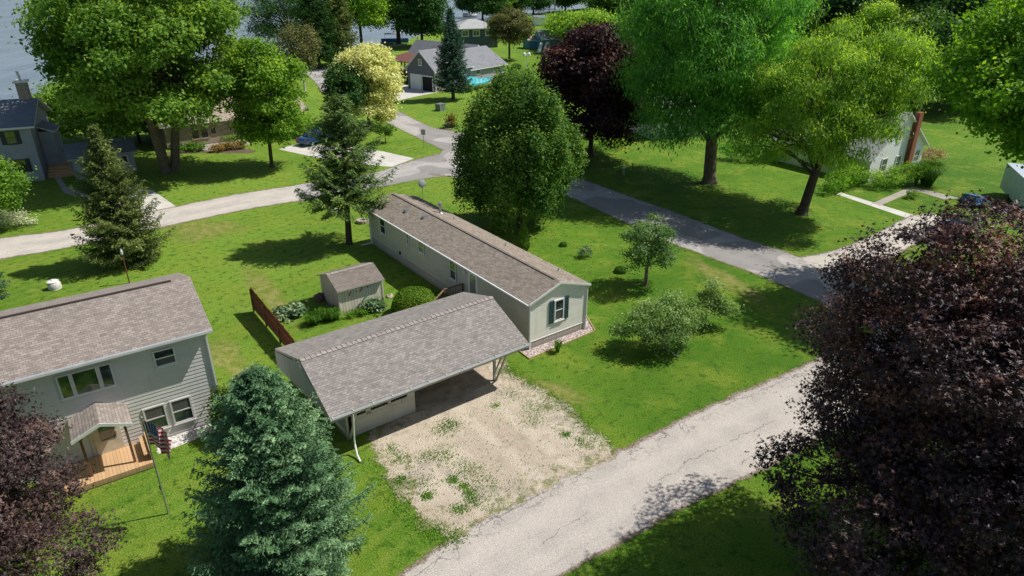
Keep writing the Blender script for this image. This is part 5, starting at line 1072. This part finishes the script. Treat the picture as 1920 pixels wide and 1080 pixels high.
# ================================================================== PLANTS AND TREES
# foreground
conifer('blue_spruce', 'large blue green spruce beside the garage in the foreground', None, 8.4, 3.5, 'l_blue', seed=5, nb=310, bl=14, sp=34, needle=.155, base=.0, power=.60, droop=.22, world=(-8.3, 18.6), tr=.16, jitter=.22, up_tip=.4)
broadleaf('crimson_maple', 'big dark crimson maple at the right edge beside the street', None, 14.0, 6.5, 6.5, 'l_purple_fg', 'bark_d', seed=11, k=38, n_cl=10500, per=24, cr=.235, leaf=.165, shape=MAPLE, corew=.4, world=(15.9, 17.3), tr=.34, cz=7.6, sub=(.26, .38), flatz=.5, low=-.95, main=.76, extra=[(-5.9, .2, 5.2, 1.8, 1.6, .9), (-6.7, .9, 4.7, 1.1, 1.0, .6), (-4.9, -1.5, 3.9, 1.9, 1.8, 1.0), (-4.6, .6, 7.0, 1.8, 1.8, 1.2), (-3.2, -3.5, 3.4, 2.2, 2, 1.4), (-2, 2.2, 3.0, 2.4, 2.2, 1.2), (-4.4, 2.6, 10.9, 1.3, 1.2, .8), (-5.8, -1.5, 4.8, 2.0, 2.0, 1.4), (-4.7, -2.6, 2.8, 2.2, 2.2, 1.3), (-5.3, -3.8, 5.6, 2.2, 2.2, 1.6), (-2.5, -4.5, 2.6, 2.4, 2.4, 1.4)])
broadleaf('mauve_maple', 'dark mauve leaved maple in the lower left corner', None, 8.5, 4.0, 4.1, 'l_purple_l', 'bark_d', seed=12, k=24, n_cl=4300, per=24, cr=.20, leaf=.145, shape=MAPLE, world=(-17.9, 15.9), tr=.22, cz=4.7, sub=(.26, .4), flatz=.5, low=-.9, corew=.3, extra=[(3.4, .5, 2.8, 1.4, 1.4, 1.0), (3.3, -.8, 3.4, 1.5, 1.5, 1.1), (3.0, -2.0, 2.2, 1.6, 1.6, 1.0)])
bush('yew_shrub', 'olive green yew at the corner of the two storey house', None, 1.1, 2.6, 'l_yew', 3, 6500, .13, .14, RHOMB, world=(-12.9, 26.2))
# middle
conifer('pine_tree', 'sparse dark pine with bare lower trunk beside the mobile home', (655, 457), 11.6, 3.7, 'l_pine', 'bark_d', seed=8, nb=112, bl=12, sp=19, needle=.27, base=.27, power=.5, droop=.18, jitter=.42, tr=.24, shape=NEEDLE, up_tip=.5, bushy=1.5, width=.5, minlen=.5, lean=(.5, 0))
g = rs(77); 
conifer('spruce_tree', 'olive green spruce with loose boughs beside the left lane', (240, 492), 10.2, 3.5, 'l_spruce', 'bark_d', seed=21, nb=190, bl=12, sp=20, needle=.25, base=.04, power=.72, droop=.24, jitter=.26, tr=.2, up_tip=.4)
broadleaf('round_maple', 'dense round dark green tree by the middle of the cross street', (975, 425), 11.3, 4.75, 5.5, 'l_round', 'bark_d', seed=31, k=34, n_cl=2900, per=30, cr=.26, leaf=.22, shape=RHOMB, tr=.26, cz=5.9, sub=(.2, .3), flatz=1.9, up=.7, low=-.8, lean=(-.2, 0), off=(-.3, 0), main=.86, flat=1.1)
broadleaf('lilac_tree', 'small single stemmed tree with glossy heart shaped leaves on the right lawn', (1210, 534), 4.9, 1.9, 1.95, 'l_lilac', 'bark', seed=41, k=14, n_cl=330, per=26, cr=.22, leaf=.15, tr=.12, cz=3.1, sub=(.25, .4), trunk_h=1.3, low=-.95)
apple = [(-2.0, .2, 1.5, 1.0, .8, .5), (-1.3, -.3, 1.9, .95, .9, .55), (-.3, .3, 2.2, 1.1, 1.0, .65), (.6, .1, 1.9, 1.0, .9, .6), (.2, -.7, 1.4, 1.0, .8, .5), (-1.0, .7, 2.2, .8, .7, .5), (.4, .8, 2.7, .75, .7, .55), (1.2, .5, 1.7, .8, .7, .5), (-.7, -.8, 1.3, .9, .7, .45), (-2.5, 0, 1.2, .5, .5, .3), (1.9, .7, 1.9, .7, .6, .4)]
broadleaf('apple_tree', 'spreading pale green apple tree, the larger of the pair on the right lawn', (1245, 655), 3.4, 2.4, 1.2, 'l_apple', 'bark', seed=42, lobes=apple, n_cl=430, per=26, cr=.22, leaf=.13, tr=.10, cz=1.9, trunk_h=.8, low=-.95)
apple2 = [(-.5, 0, 1.5, .8, .7, .5), (.3, .1, 1.8, .7, .7, .5), (1.0, .0, 1.3, .75, .6, .4), (.5, .1, 2.5, .4, .4, .6), (1.6, .1, 1.2, .5, .45, .3)]
broadleaf('apple_tree', 'smaller thin limbed apple tree just right of the larger one', (1314, 612), 3.2, 1.5, 1.0, 'l_apple', 'bark', seed=43, lobes=apple2, n_cl=190, per=24, cr=.2, leaf=.13, tr=.06, cz=1.6, trunk_h=.9, low=-.95)
# behind, left to right
broadleaf('silver_maple', 'huge green maple with several trunks by the lake at upper left', (318, 322), 21.5, 9.7, 9.2, 'l_maple', 'bark', seed=51, k=46, n_cl=3000, per=34, cr=.62, leaf=.38, shape=RHOMB, tr=.62, cz=12.4, sub=(.2, .34), flatz=.6, trunk_h=5.0, stems=3, off=(.1, .5), low=-.8)
broadleaf('linden_tree', 'upright bright green tree on the lawn right of the silver maple', (510, 313), 14.0, 3.8, 6.6, 'l_lime', 'bark_d', seed=52, k=26, n_cl=1000, per=34, cr=.48, leaf=.30, tr=.2, cz=7.2, sub=(.25, .38), low=-.8, off=(.6, 0))
broadleaf('golden_maple', 'pale golden yellow tree beside the far street', (692, 236), 11.2, 4.5, 5.6, 'l_gold', 'bark', seed=53, k=28, n_cl=1100, per=34, cr=.45, leaf=.34, tr=.2, cz=5.6, sub=(.26, .4), low=-.8)
broadleaf('dark_green_tree', 'dark green rounded tree in front of the golden tree', (654, 248), 8.9, 2.9, 3.5, 'l_dark', 'bark', seed=54, k=16, n_cl=560, per=30, cr=.4, leaf=.30, tr=.18, cz=5.4)
conifer('grey_spruce', 'blue grey spruce in front of the grey house', (850, 187), 14.0, 3.9, 'l_bspr', seed=56, nb=210, bl=10, sp=15, needle=.34, base=.10, power=.72, droop=.22, jitter=.2, tr=.26)
broadleaf('purple_maple', 'tall dark purple maple beyond the round tree', (1107, 292), 15.2, 6.3, 7.5, 'l_purple', 'bark_d', seed=57, k=30, n_cl=2000, per=34, cr=.52, leaf=.34, tr=.3, cz=7.6, sub=(.25, .4), low=-.7)
broadleaf('tall_willow', 'tallest bright green willow with thick upright trunk', (1330, 342), 23.5, 8.3, 10.6, 'l_willow', 'bark', seed=58, k=44, n_cl=2900, per=36, cr=.6, leaf=.40, shape=NARROW, tr=.62, cz=12.6, sub=(.2, .34), flatz=.8, low=-.85, stretch=1., droop=True, off=(-1.3, 0), trunk_h=4.5)
broadleaf('leaning_willow', 'yellow green willow leaning right over the white house', (1503, 401), 15.8, 6.7, 6.3, 'l_willow2', 'bark_d', seed=59, k=40, n_cl=2100, per=34, cr=.40, leaf=.33, shape=NARROW, tr=.42, cz=9.7, sub=(.2, .34), flatz=.8, low=-.85, off=(.6, .8), lean=(2.0, 0), droop=True, trunk_h=4.0, skew=.38)
broadleaf('elm_tree', 'broad green tree at the right edge behind the crimson maple', None, 20, 7.6, 6.6, 'l_right', 'bark_d', seed=60, world=(34.0, 41.6), k=38, n_cl=2300, per=34, cr=.5, leaf=.28, tr=.4, cz=13.6, trunk_h=7, sub=(.22, .34), low=-.85)
broadleaf('left_edge_tree', 'bright green tree cut by the left edge in front of the blue grey house', (-18, 432), 7.0, 3.1, 3.1, 'l_lime', 'bark', seed=61, k=14, n_cl=420, per=30, cr=.35, leaf=.24, tr=.15, cz=3.9)
conifer('edge_spruce', 'dark spruce boughs at the left edge behind the two storey house', (-28, 560), 5.2, 2.0, 'l_bspr', seed=62, nb=80, bl=8, sp=14, needle=.2)
broadleaf('lakeside_shrub_tree', 'low dark green tree at the shore under the silver maple', (172, 268), 8.5, 6.0, 4.2, 'l_maple', 'bark_d', seed=63, k=16, n_cl=700, per=30, cr=.7, leaf=.40, tr=.2, cz=4.4)
broadleaf('dark_shrub_tree', 'dark leafy tree between the blue shed and the tan house', (262, 268), 6.5, 4.5, 3.2, 'l_dark', 'bark_d', seed=64, k=12, n_cl=420, per=30, cr=.6, leaf=.36, tr=.18, cz=3.4)
broadleaf('birch_tree', 'thin pale trunked tree with sparse brownish leaves beside the far street', (572, 170), 12.5, 3.2, 5.2, 'l_brown', 'birch', seed=65, k=12, n_cl=300, per=26, cr=.5, leaf=.30, tr=.18, cz=6.8, flatz=1.2)
def evergreen(px, h, r, mat, seed, label, name='evergreen_tree'): return conifer(name, label, px, h, r, mat, seed=seed, nb=170, bl=8, sp=13, needle=.55, base=.08, power=.5, droop=.2, tr=.3, bushy=1.2)
evergreen((600, 128), 19, 6.2, 'l_dark', 66, 'very dark wide evergreen by the lake, left of the pair'); evergreen((640, 122), 18, 5.2, 'l_spruce', 67, 'olive evergreen right beside the very dark one')
broadleaf('lakeside_willow', 'grey green willow at the lake left of the dark evergreen', (548, 112), 17, 8.5, 8, 'l_dark', 'bark_d', seed=68, k=18, n_cl=700, per=32, cr=1.1, leaf=.60, tr=.35, cz=9, shape=NARROW)
broadleaf('lime_green_tree', 'lime green tree on the shore between the dark evergreen and the pontoon boat', (679, 93), 17.5, 7.5, 7.5, 'l_willow2', 'bark_d', seed=69, k=16, n_cl=560, per=30, cr=1.1, leaf=.60, tr=.4, cz=11)
broadleaf('shore_tree', 'green shade tree in front of the pontoon boat', (748, 82), 20, 7.5, 8, 'l_dark', 'bark_d', seed=70, k=16, n_cl=560, per=30, cr=1.2, leaf=.65, tr=.6, cz=12)
broadleaf('dense_dark_tree', 'very dark dense tree behind the grey house', (792, 88), 18, 7.0, 9, 'l_dark', 'bark_d', seed=71, k=16, n_cl=800, per=32, cr=1.0, leaf=.6, tr=.4, cz=9.3)
broadleaf('bronze_tree', 'bronze tinged round tree on the lawn right of the grey house', (955, 112), 11.2, 4.9, 4.6, 'l_brown', 'bark_d', seed=72, k=16, n_cl=560, per=30, cr=.7, leaf=.42, tr=.25, cz=6.8)
broadleaf('bright_bush_tree', 'bright lime green tree above the purple maple', (1090, 96), 10.5, 9, 4.6, 'l_willow2', 'bark_d', seed=73, k=16, n_cl=620, per=30, cr=.9, leaf=.55, tr=.25, cz=6)
broadleaf('bright_round_tree', 'bright yellow green round crown between the two dark groves', (1650, 130), 12.5, 7.0, 5.0, 'l_willow2', 'bark_d', seed=74, k=14, n_cl=640, per=30, cr=.8, leaf=.42, tr=.3, cz=8.6)
# lakeside and backdrop woods: three prototypes, then copies
def woods():
    spots = [(905, 38, 15), (935, 34, 14), (968, 30, 13), (1000, 26, 15), (1060, 22, 16), (1105, 18, 18), (1030, 14, 15), (1150, 26, 19), (1200, 20, 20), (1255, 30, 20), (1150, 60, 15), (1215, 74, 14), (1300, 40, 19), (1370, 50, 20), (1440, 46, 20), (1500, 66, 20), (1560, 60, 21), (1590, 100, 19), (1625, 66, 21), (1690, 80, 22), (1740, 64, 22), (1730, 130, 19), (1800, 90, 22), (1790, 160, 17), (1850, 130, 20), (1880, 80, 22), (1940, 110, 20), (1960, 60, 23), (1470, 110, 16), (1395, 100, 15), (880, 30, 11), (1700, 180, 14), (1760, 210, 13), (1320, 130, 13), (1850, 200, 14), (1660, 26, 24), (1780, 22, 25), (1900, 26, 25), (1400, 20, 22), (1520, 22, 23), (1300, 14, 20)]
    kinds = [('dark leafy tree', 'l_dark', 80), ('green leafy tree', 'l_round', 81), ('deep green shade tree', 'l_dark', 82)]
    near = {0: 'leftmost of the dark trees along the far shore', }
    protos = []
    for i, (u, v, h) in enumerate(spots):
        k = i % 3; nm, mt, sd = kinds[k]; 
        place = 'over the blue cottage' if u < 1070 else 'behind the purple maple' if u < 1180 else 'behind the tall willow' if u < 1420 else 'behind the leaning willow' if u < 1640 else 'in the dark grove right of the bright round crown' if u < 1830 else 'in the grove above the right edge tree'
        if u < 1000 and v > 20: place = 'on the far shore behind the grey house'
        lab = '%s %s' % (nm, place)
        if i < 3:
            t = broadleaf('woodland_tree', lab, (u, v), 16, 7.5, 7.3, mt, 'bark_d', seed=sd, k=18, n_cl=560, per=30, cr=1.1, leaf=.75, tr=.4, cz=8.4, low=-.9); protos.append(t)
        else: t = copy_tree(protos[k]); t.location = (*at(u, v), 0); t['label'] = lab
        t['group'] = lab+'s' ; s = h/16; t.scale = (s*1.1, s*1.1, s); t.rotation_euler = (0, 0, i*1.7)
        if v > 100: t.scale = (s*.8, s*.8, s)
woods()
# small plants around the home and shed
for i, (px, h, r_, lab) in enumerate((((982, 468), 2.25, .48, 'columnar arborvitae by the mobile home, right of the pair'), ((931, 442), 2.2, .46, 'columnar arborvitae by the mobile home, left one in the tree shade'))):
    bush('arborvitae', lab, px, r_, h, 'l_arb', 90+i, 1700, .14, shape=SPRAY, cone=True, cat='shrub', group='arborvitae along the far side of the mobile home')
bush('boxwood', 'big round clipped green shrub between shed and mobile home', (778, 590), 1.45, 1.75, 'l_box', 92, 6500, .10, shape=RHOMB, dense=True)
bush('hosta', 'variegated hosta clump at the right end of the shed front', (703, 581), .62, .62, 'l_hosta', 93, 560, .24, .2, cat='plant', per=12)
bush('hosta', 'large pale hosta group left of the shed', (545, 592), .95, .55, 'l_hosta', 94, 900, .28, .22, cat='plant', ry=.6, per=12, rz=R(30))
blades('daylily_row', 'row of arching green daylilies in front of the shed', (600, 604), 1.35, .45, .75, 'l_day', 1500, 95, .035, rz=R(36), rosette=26)
bush('perennial_row', 'low leafy perennials along the shed front', (668, 592), .95, .38, 'l_day', 96, 700, .12, .12, cat='plant', ry=.35, rz=R(36))
blades('ornamental_grass', 'tuft of strap leaves at the edge of the pink rock bed', (1046, 660), .3, .3, .72, 'l_day', 130, 97, .035)
bush('rosemary_clump', 'silvery shrub in a small rock ring on the right lawn', (1098, 482), .55, .8, 'l_hosta', 98, 520, .13, .14, cat='plant', per=8); 
bush('low_shrub', 'tiny round green shrub nearest the lilac on the right lawn', (1163, 510), .42, .4, 'l_arb', 99, 700, .09, dense=True); bush('low_shrub', 'tiny round green shrub farther up the right lawn', (1056, 461), .3, .3, 'l_arb', 100, 500, .09, dense=True)
bush('flowering_shrub', 'white flowering shrub at the left edge of the lane lawn', (28, 424), 1.9, 1.3, 'l_flower', 101, 2600, .14, .2, ry=1.1)
blob('mulch_bed', [(295, 290), (330, 281), (380, 278), (440, 276), (480, 281), (478, 287), (430, 288), (380, 287), (330, 289)], .005, 'mulch'); blob('paver_walk', [(372, 276), (395, 262), (420, 258), (452, 264), (470, 270), (440, 275), (405, 282), (388, 282)], .007, 'conc2')
for i, (px, r_, h, mt, lab) in enumerate((((352, 283), 1.0, .9, 'l_day', 'green perennials nearest the maple trunk in front of the tan house'), ((372, 283), 1.0, .95, 'l_day', 'taller green perennials in the middle of the tan house bed'), ((335, 279), .8, .8, 'l_hosta', 'pale flowering plants beside the maple trunk'), ((410, 284), .85, .9, 'l_rust', 'rusty leaved shrub, left of three by the tan house walk'), ((427, 281), .75, .8, 'l_rust', 'rusty leaved shrub, middle of three by the tan house walk'), ((448, 279), .9, .85, 'l_rust', 'rusty leaved shrub, right of three by the tan house walk'), ((430, 264), 1.1, .9, 'l_willow2', 'yellow green shrub against the tan house wall'))):
    bush('bed_shrub', lab, px, r_, h, mt, 110+i, 700, .18, .18)
bush('meadow_shrub', 'dark green shrub on the lawn behind the round tree', (975, 160), 3.2, 3.0, 'l_round', 120, 2200, .3, .4); bush('lawn_clump', 'small round clump on the lawn right of the grey house', (968, 128), 1.1, .9, 'l_round', 121, 500, .3, dense=True)
broadleaf('corner_sapling', 'small leafy sapling on the corner lawn by the golden tree', (723, 268), 2.8, 1.2, 1.1, 'l_round', 'bark_d', seed=122, k=8, n_cl=90, per=20, cr=.2, leaf=.18, tr=.05, cz=1.6)
bush('foundation_shrub', 'large green shrub left of the brick chimney of the white house', (1688, 347), 1.5, 2.2, 'l_right', 123, 2200, .16, .25); bush('foundation_shrub', 'rounded green shrub under the left window of the white house', (1655, 352), 1.6, 1.8, 'l_willow2', 124, 1900, .16, .25)
blades('tall_grass_clump', 'tall arching ornamental grass right of the brick chimney', (1728, 347), 1.0, .8, 2.3, 'l_day', 1400, 125, .05, .75, rosette=10); bush('small_walk_shrub', 'small dark shrub in the corner of the two walks', (1708, 372), .6, .7, 'l_round', 126, 500, .14)
bush('pink_shrub', 'pink flowering shrub at the right end of the white house', (1742, 305), 1.4, 1.6, 'l_pink', 127, 900, .18, .25)
bush('hedge', 'loose green hedge beneath the leaning willow by the white house', (1585, 352), 4.2, 2.0, 'l_right', 128, 3600, .2, .3, ry=1.3, rz=R(35)); bush('hedge', 'bright green hedge under the tall willow', (1420, 300), 5.0, 2.2, 'l_willow', 129, 3000, .25, .35, ry=1.6, rz=R(-10))
bush('understory_shrub', 'bright green shrub beneath the purple maple', (1145, 276), 2.0, 1.6, 'l_willow2', 130, 1100, .22, .3); bush('garage_shrub', 'small plants beside the grey house deck', (745, 157), 1.5, 1.3, 'l_round', 131, 500, .3, .3)
for i, (px, lab) in enumerate((((908, 153), 'small round shrub under the left window of the grey house'), ((928, 150), 'small round shrub near the right corner of the grey house'), ((877, 172), 'shrub row under the wall beside the turquoise boat'))): bush('wall_shrub', lab, px, 1.1, 1.0, 'l_round', 132+i, 500, .28, .25)

# ================================================================== GRASS, WEEDS AND GRAVEL YOU COULD NOT COUNT
def inside(P, poly):
    poly = np.array(poly); x, y = P[:, 0], P[:, 1]; r = np.zeros(len(P), bool); j = len(poly)-1
    for i in range(len(poly)):
        xi, yi = poly[i]; xj, yj = poly[j]; c = ((yi > y) != (yj > y)) & (x < (xj-xi)*(y-yi)/(yj-yi+1e-12)+xi); r ^= c; j = i
    return r
def grass(name, n, y0, y1, hsize, wsize, seed, label):
    g = rs(seed); u = g.uniform(-.85, .85, n); y = y0+(y1-y0)*g.uniform(0, 1, n)**1.0; x = u*y*1.05; P = np.stack([x, y], 1)
    keep = np.ones(n, bool)
    for poly in KEEP_OUT:
        pa = np.array(poly)
        if pa[:, 1].min() > y1 or pa[:, 1].max() < y0: continue
        keep &= ~inside(P, poly)
    P = P[keep]; n = len(P); pos = np.stack([P[:, 0], P[:, 1], np.full(n, -.005)], 1)
    pn = np.sin(P[:, 0]*3.1+2*np.sin(P[:, 1]*2.3))*np.sin(P[:, 1]*2.7+2*np.sin(P[:, 0]*1.9))*.5+.5; stripe = np.where(np.sin((P[:, 0]*math.cos(AX)+P[:, 1]*math.sin(AX))*2.1) > 0, .13, 0)*np.clip((8-P[:, 0])/10, 0, 1); patch = np.sin(P[:, 0]*.9+np.sin(P[:, 1]*.7)*2)*.5+.5
    al = np.stack([g.normal(size=n)*.45, g.normal(size=n)*.45, -np.ones(n)], 1); nr = np.stack([g.normal(size=n), g.normal(size=n), g.normal(size=n)*.1], 1); nr = nr-al*(np.sum(nr*al, 1)/np.sum(al*al, 1))[:, None]
    V = (np.array([[-.5*wsize/hsize, 0, 0], [.5*wsize/hsize, 0, 0], [0, 1., 0]]), [(0, 1, 2)])
    o = leaves(name, pos, nr, g.uniform(.6, 1.35, n)*hsize, np.clip(patch*.2+pn*.35+g.uniform(0, .45, n)+stripe+np.clip((6-P[:, 0])/60, -.05, .3), 0, 1), 'l_grass', None, V, seed, along=al); tag(o, label, 'grass', kind='stuff')
grass('lawn_grass', 420000, 14, 36, .062, .028, 201, 'short lawn grass around the garage and the near street')
grass('lawn_grass', 230000, 36, 66, .075, .05, 202, 'short lawn grass around the mobile home and the lane')
# weeds in the gravel
g = rs(210); cen = [at(u, v) for u, v in ((1000, 765), (1010, 760), (870, 912), (880, 925), (850, 900), (905, 900), (800, 855), (835, 852), (845, 795), (830, 805), (735, 840), (750, 858), (828, 857), (890, 940), (910, 930), (945, 745), (960, 735), (780, 905), (860, 955), (800, 930), (1060, 815), (1090, 830), (750, 900), (1000, 790), (930, 760), (875, 880))]
pts = []
for c in cen:
    k = int(g.integers(80, 380)); s = g.uniform(.12, .5); pts.append(np.array([[c[0], c[1]]])+g.normal(size=(k, 2))*s)
bx = g.uniform(0, 1, (700, 2)); q0, q1, q2, q3 = [np.array(at(*p)) for p in ((730, 850), (950, 715), (1115, 845), (860, 965))]
pts.append((1-bx[:, :1])*(1-bx[:, 1:])*q0+bx[:, :1]*(1-bx[:, 1:])*q1+bx[:, :1]*bx[:, 1:]*q2+(1-bx[:, :1])*bx[:, 1:]*q3)
bd = smooth_line([at(*p) for p in ((700, 872), (734, 925), (775, 975), (828, 1008), (862, 1000))], 12)+smooth_line([at(*p) for p in ((1140, 838), (1100, 800), (1060, 765), (1010, 728), (968, 706), (950, 690))], 12)
for q in bd: k = int(g.integers(10, 60)); pts.append(np.array([q])+g.normal(size=(k, 2))*.28)
P = np.concatenate(pts); n = len(P); nr = g.normal(size=(n, 3))*.6+np.array([0, 0, 1]); 
o = leaves('driveway_weeds', np.column_stack([P, g.uniform(.01, .06, n)]), nr, g.uniform(.035, .085, n), g.uniform(.1, 1, n), 'l_grass', None, RHOMB, 211); tag(o, 'low weeds scattered through the gravel driveway', 'weeds', kind='stuff')
n = 2600; bx = g.uniform(-.02, 1.02, (n, 2)); P = (1-bx[:, :1])*(1-bx[:, 1:])*q0+bx[:, :1]*(1-bx[:, 1:])*q1+bx[:, :1]*bx[:, 1:]*q2+(1-bx[:, :1])*bx[:, 1:]*q3
mstone = NB('loose_stones'); mstone.set(mstone.ramp(mstone.attr('tint'), [(0, (.13, .11, .09)), (.5, (.40, .34, .27)), (1, (.68, .64, .58))]), .9); M['lstone'] = mstone.m
TET = (np.array([[-.5, -.3, 0], [.5, -.35, 0], [0, .5, 0], [0, 0, .45]]), [(0, 1, 3), (1, 2, 3), (2, 0, 3)])
o = leaves('loose_gravel', np.column_stack([P, np.full(n, .013)]), g.normal(size=(n, 3))*.1+np.array([0, 0, 1]), g.uniform(.015, .05, n), g.uniform(.25, 1, n), 'lstone', None, TET, 213); tag(o, 'loose stones lying on the gravel driveway', 'gravel', kind='stuff')
# ================================================================== LIGHT AND CAMERA
SUN_AZ = R(17.0); SUN_EL = R(53.0)      # direction towards the sun, measured from +X towards +Y
w = bpy.data.worlds.new('World'); SC.world = w; w.use_nodes = True; nt = w.node_tree
sky = nt.nodes.new('ShaderNodeTexSky'); sky.sky_type = 'NISHITA'; sky.sun_disc = False; sky.sun_elevation = SUN_EL; sky.sun_rotation = PI/2-SUN_AZ
sky.air_density = 1.0; sky.dust_density = 1.2; nt.links.new(sky.outputs[0], nt.nodes['Background'].inputs['Color']); nt.nodes['Background'].inputs['Strength'].default_value = .08
sd = bpy.data.lights.new('sun', 'SUN'); sd.energy = 5.0; sd.angle = R(.55); sd.color = (1, .955, .87); so = bpy.data.objects.new('sun', sd); C.objects.link(so)
d = Vector((math.cos(SUN_AZ)*math.cos(SUN_EL), math.sin(SUN_AZ)*math.cos(SUN_EL), math.sin(SUN_EL))); so.rotation_euler = d.to_track_quat('Z', 'Y').to_euler(); so.location = (30, 10, 60)
cd = bpy.data.cameras.new('camera'); cd.sensor_width = 36; cd.lens = FPX/1920*36; cd.clip_start = .3; cd.clip_end = 9000; co = bpy.data.objects.new('camera', cd); C.objects.link(co)
co.location = (0, 0, CAMH); co.rotation_euler = (PI/2-PITCH, 0, 0); SC.camera = co
SC.view_settings.view_transform = 'Standard'; SC.view_settings.look = 'None'; SC.view_settings.exposure = 0; SC.view_settings.gamma = 1
SC.cycles.max_bounces = 6; SC.cycles.transparent_max_bounces = 4; SC.cycles.diffuse_bounces = 3
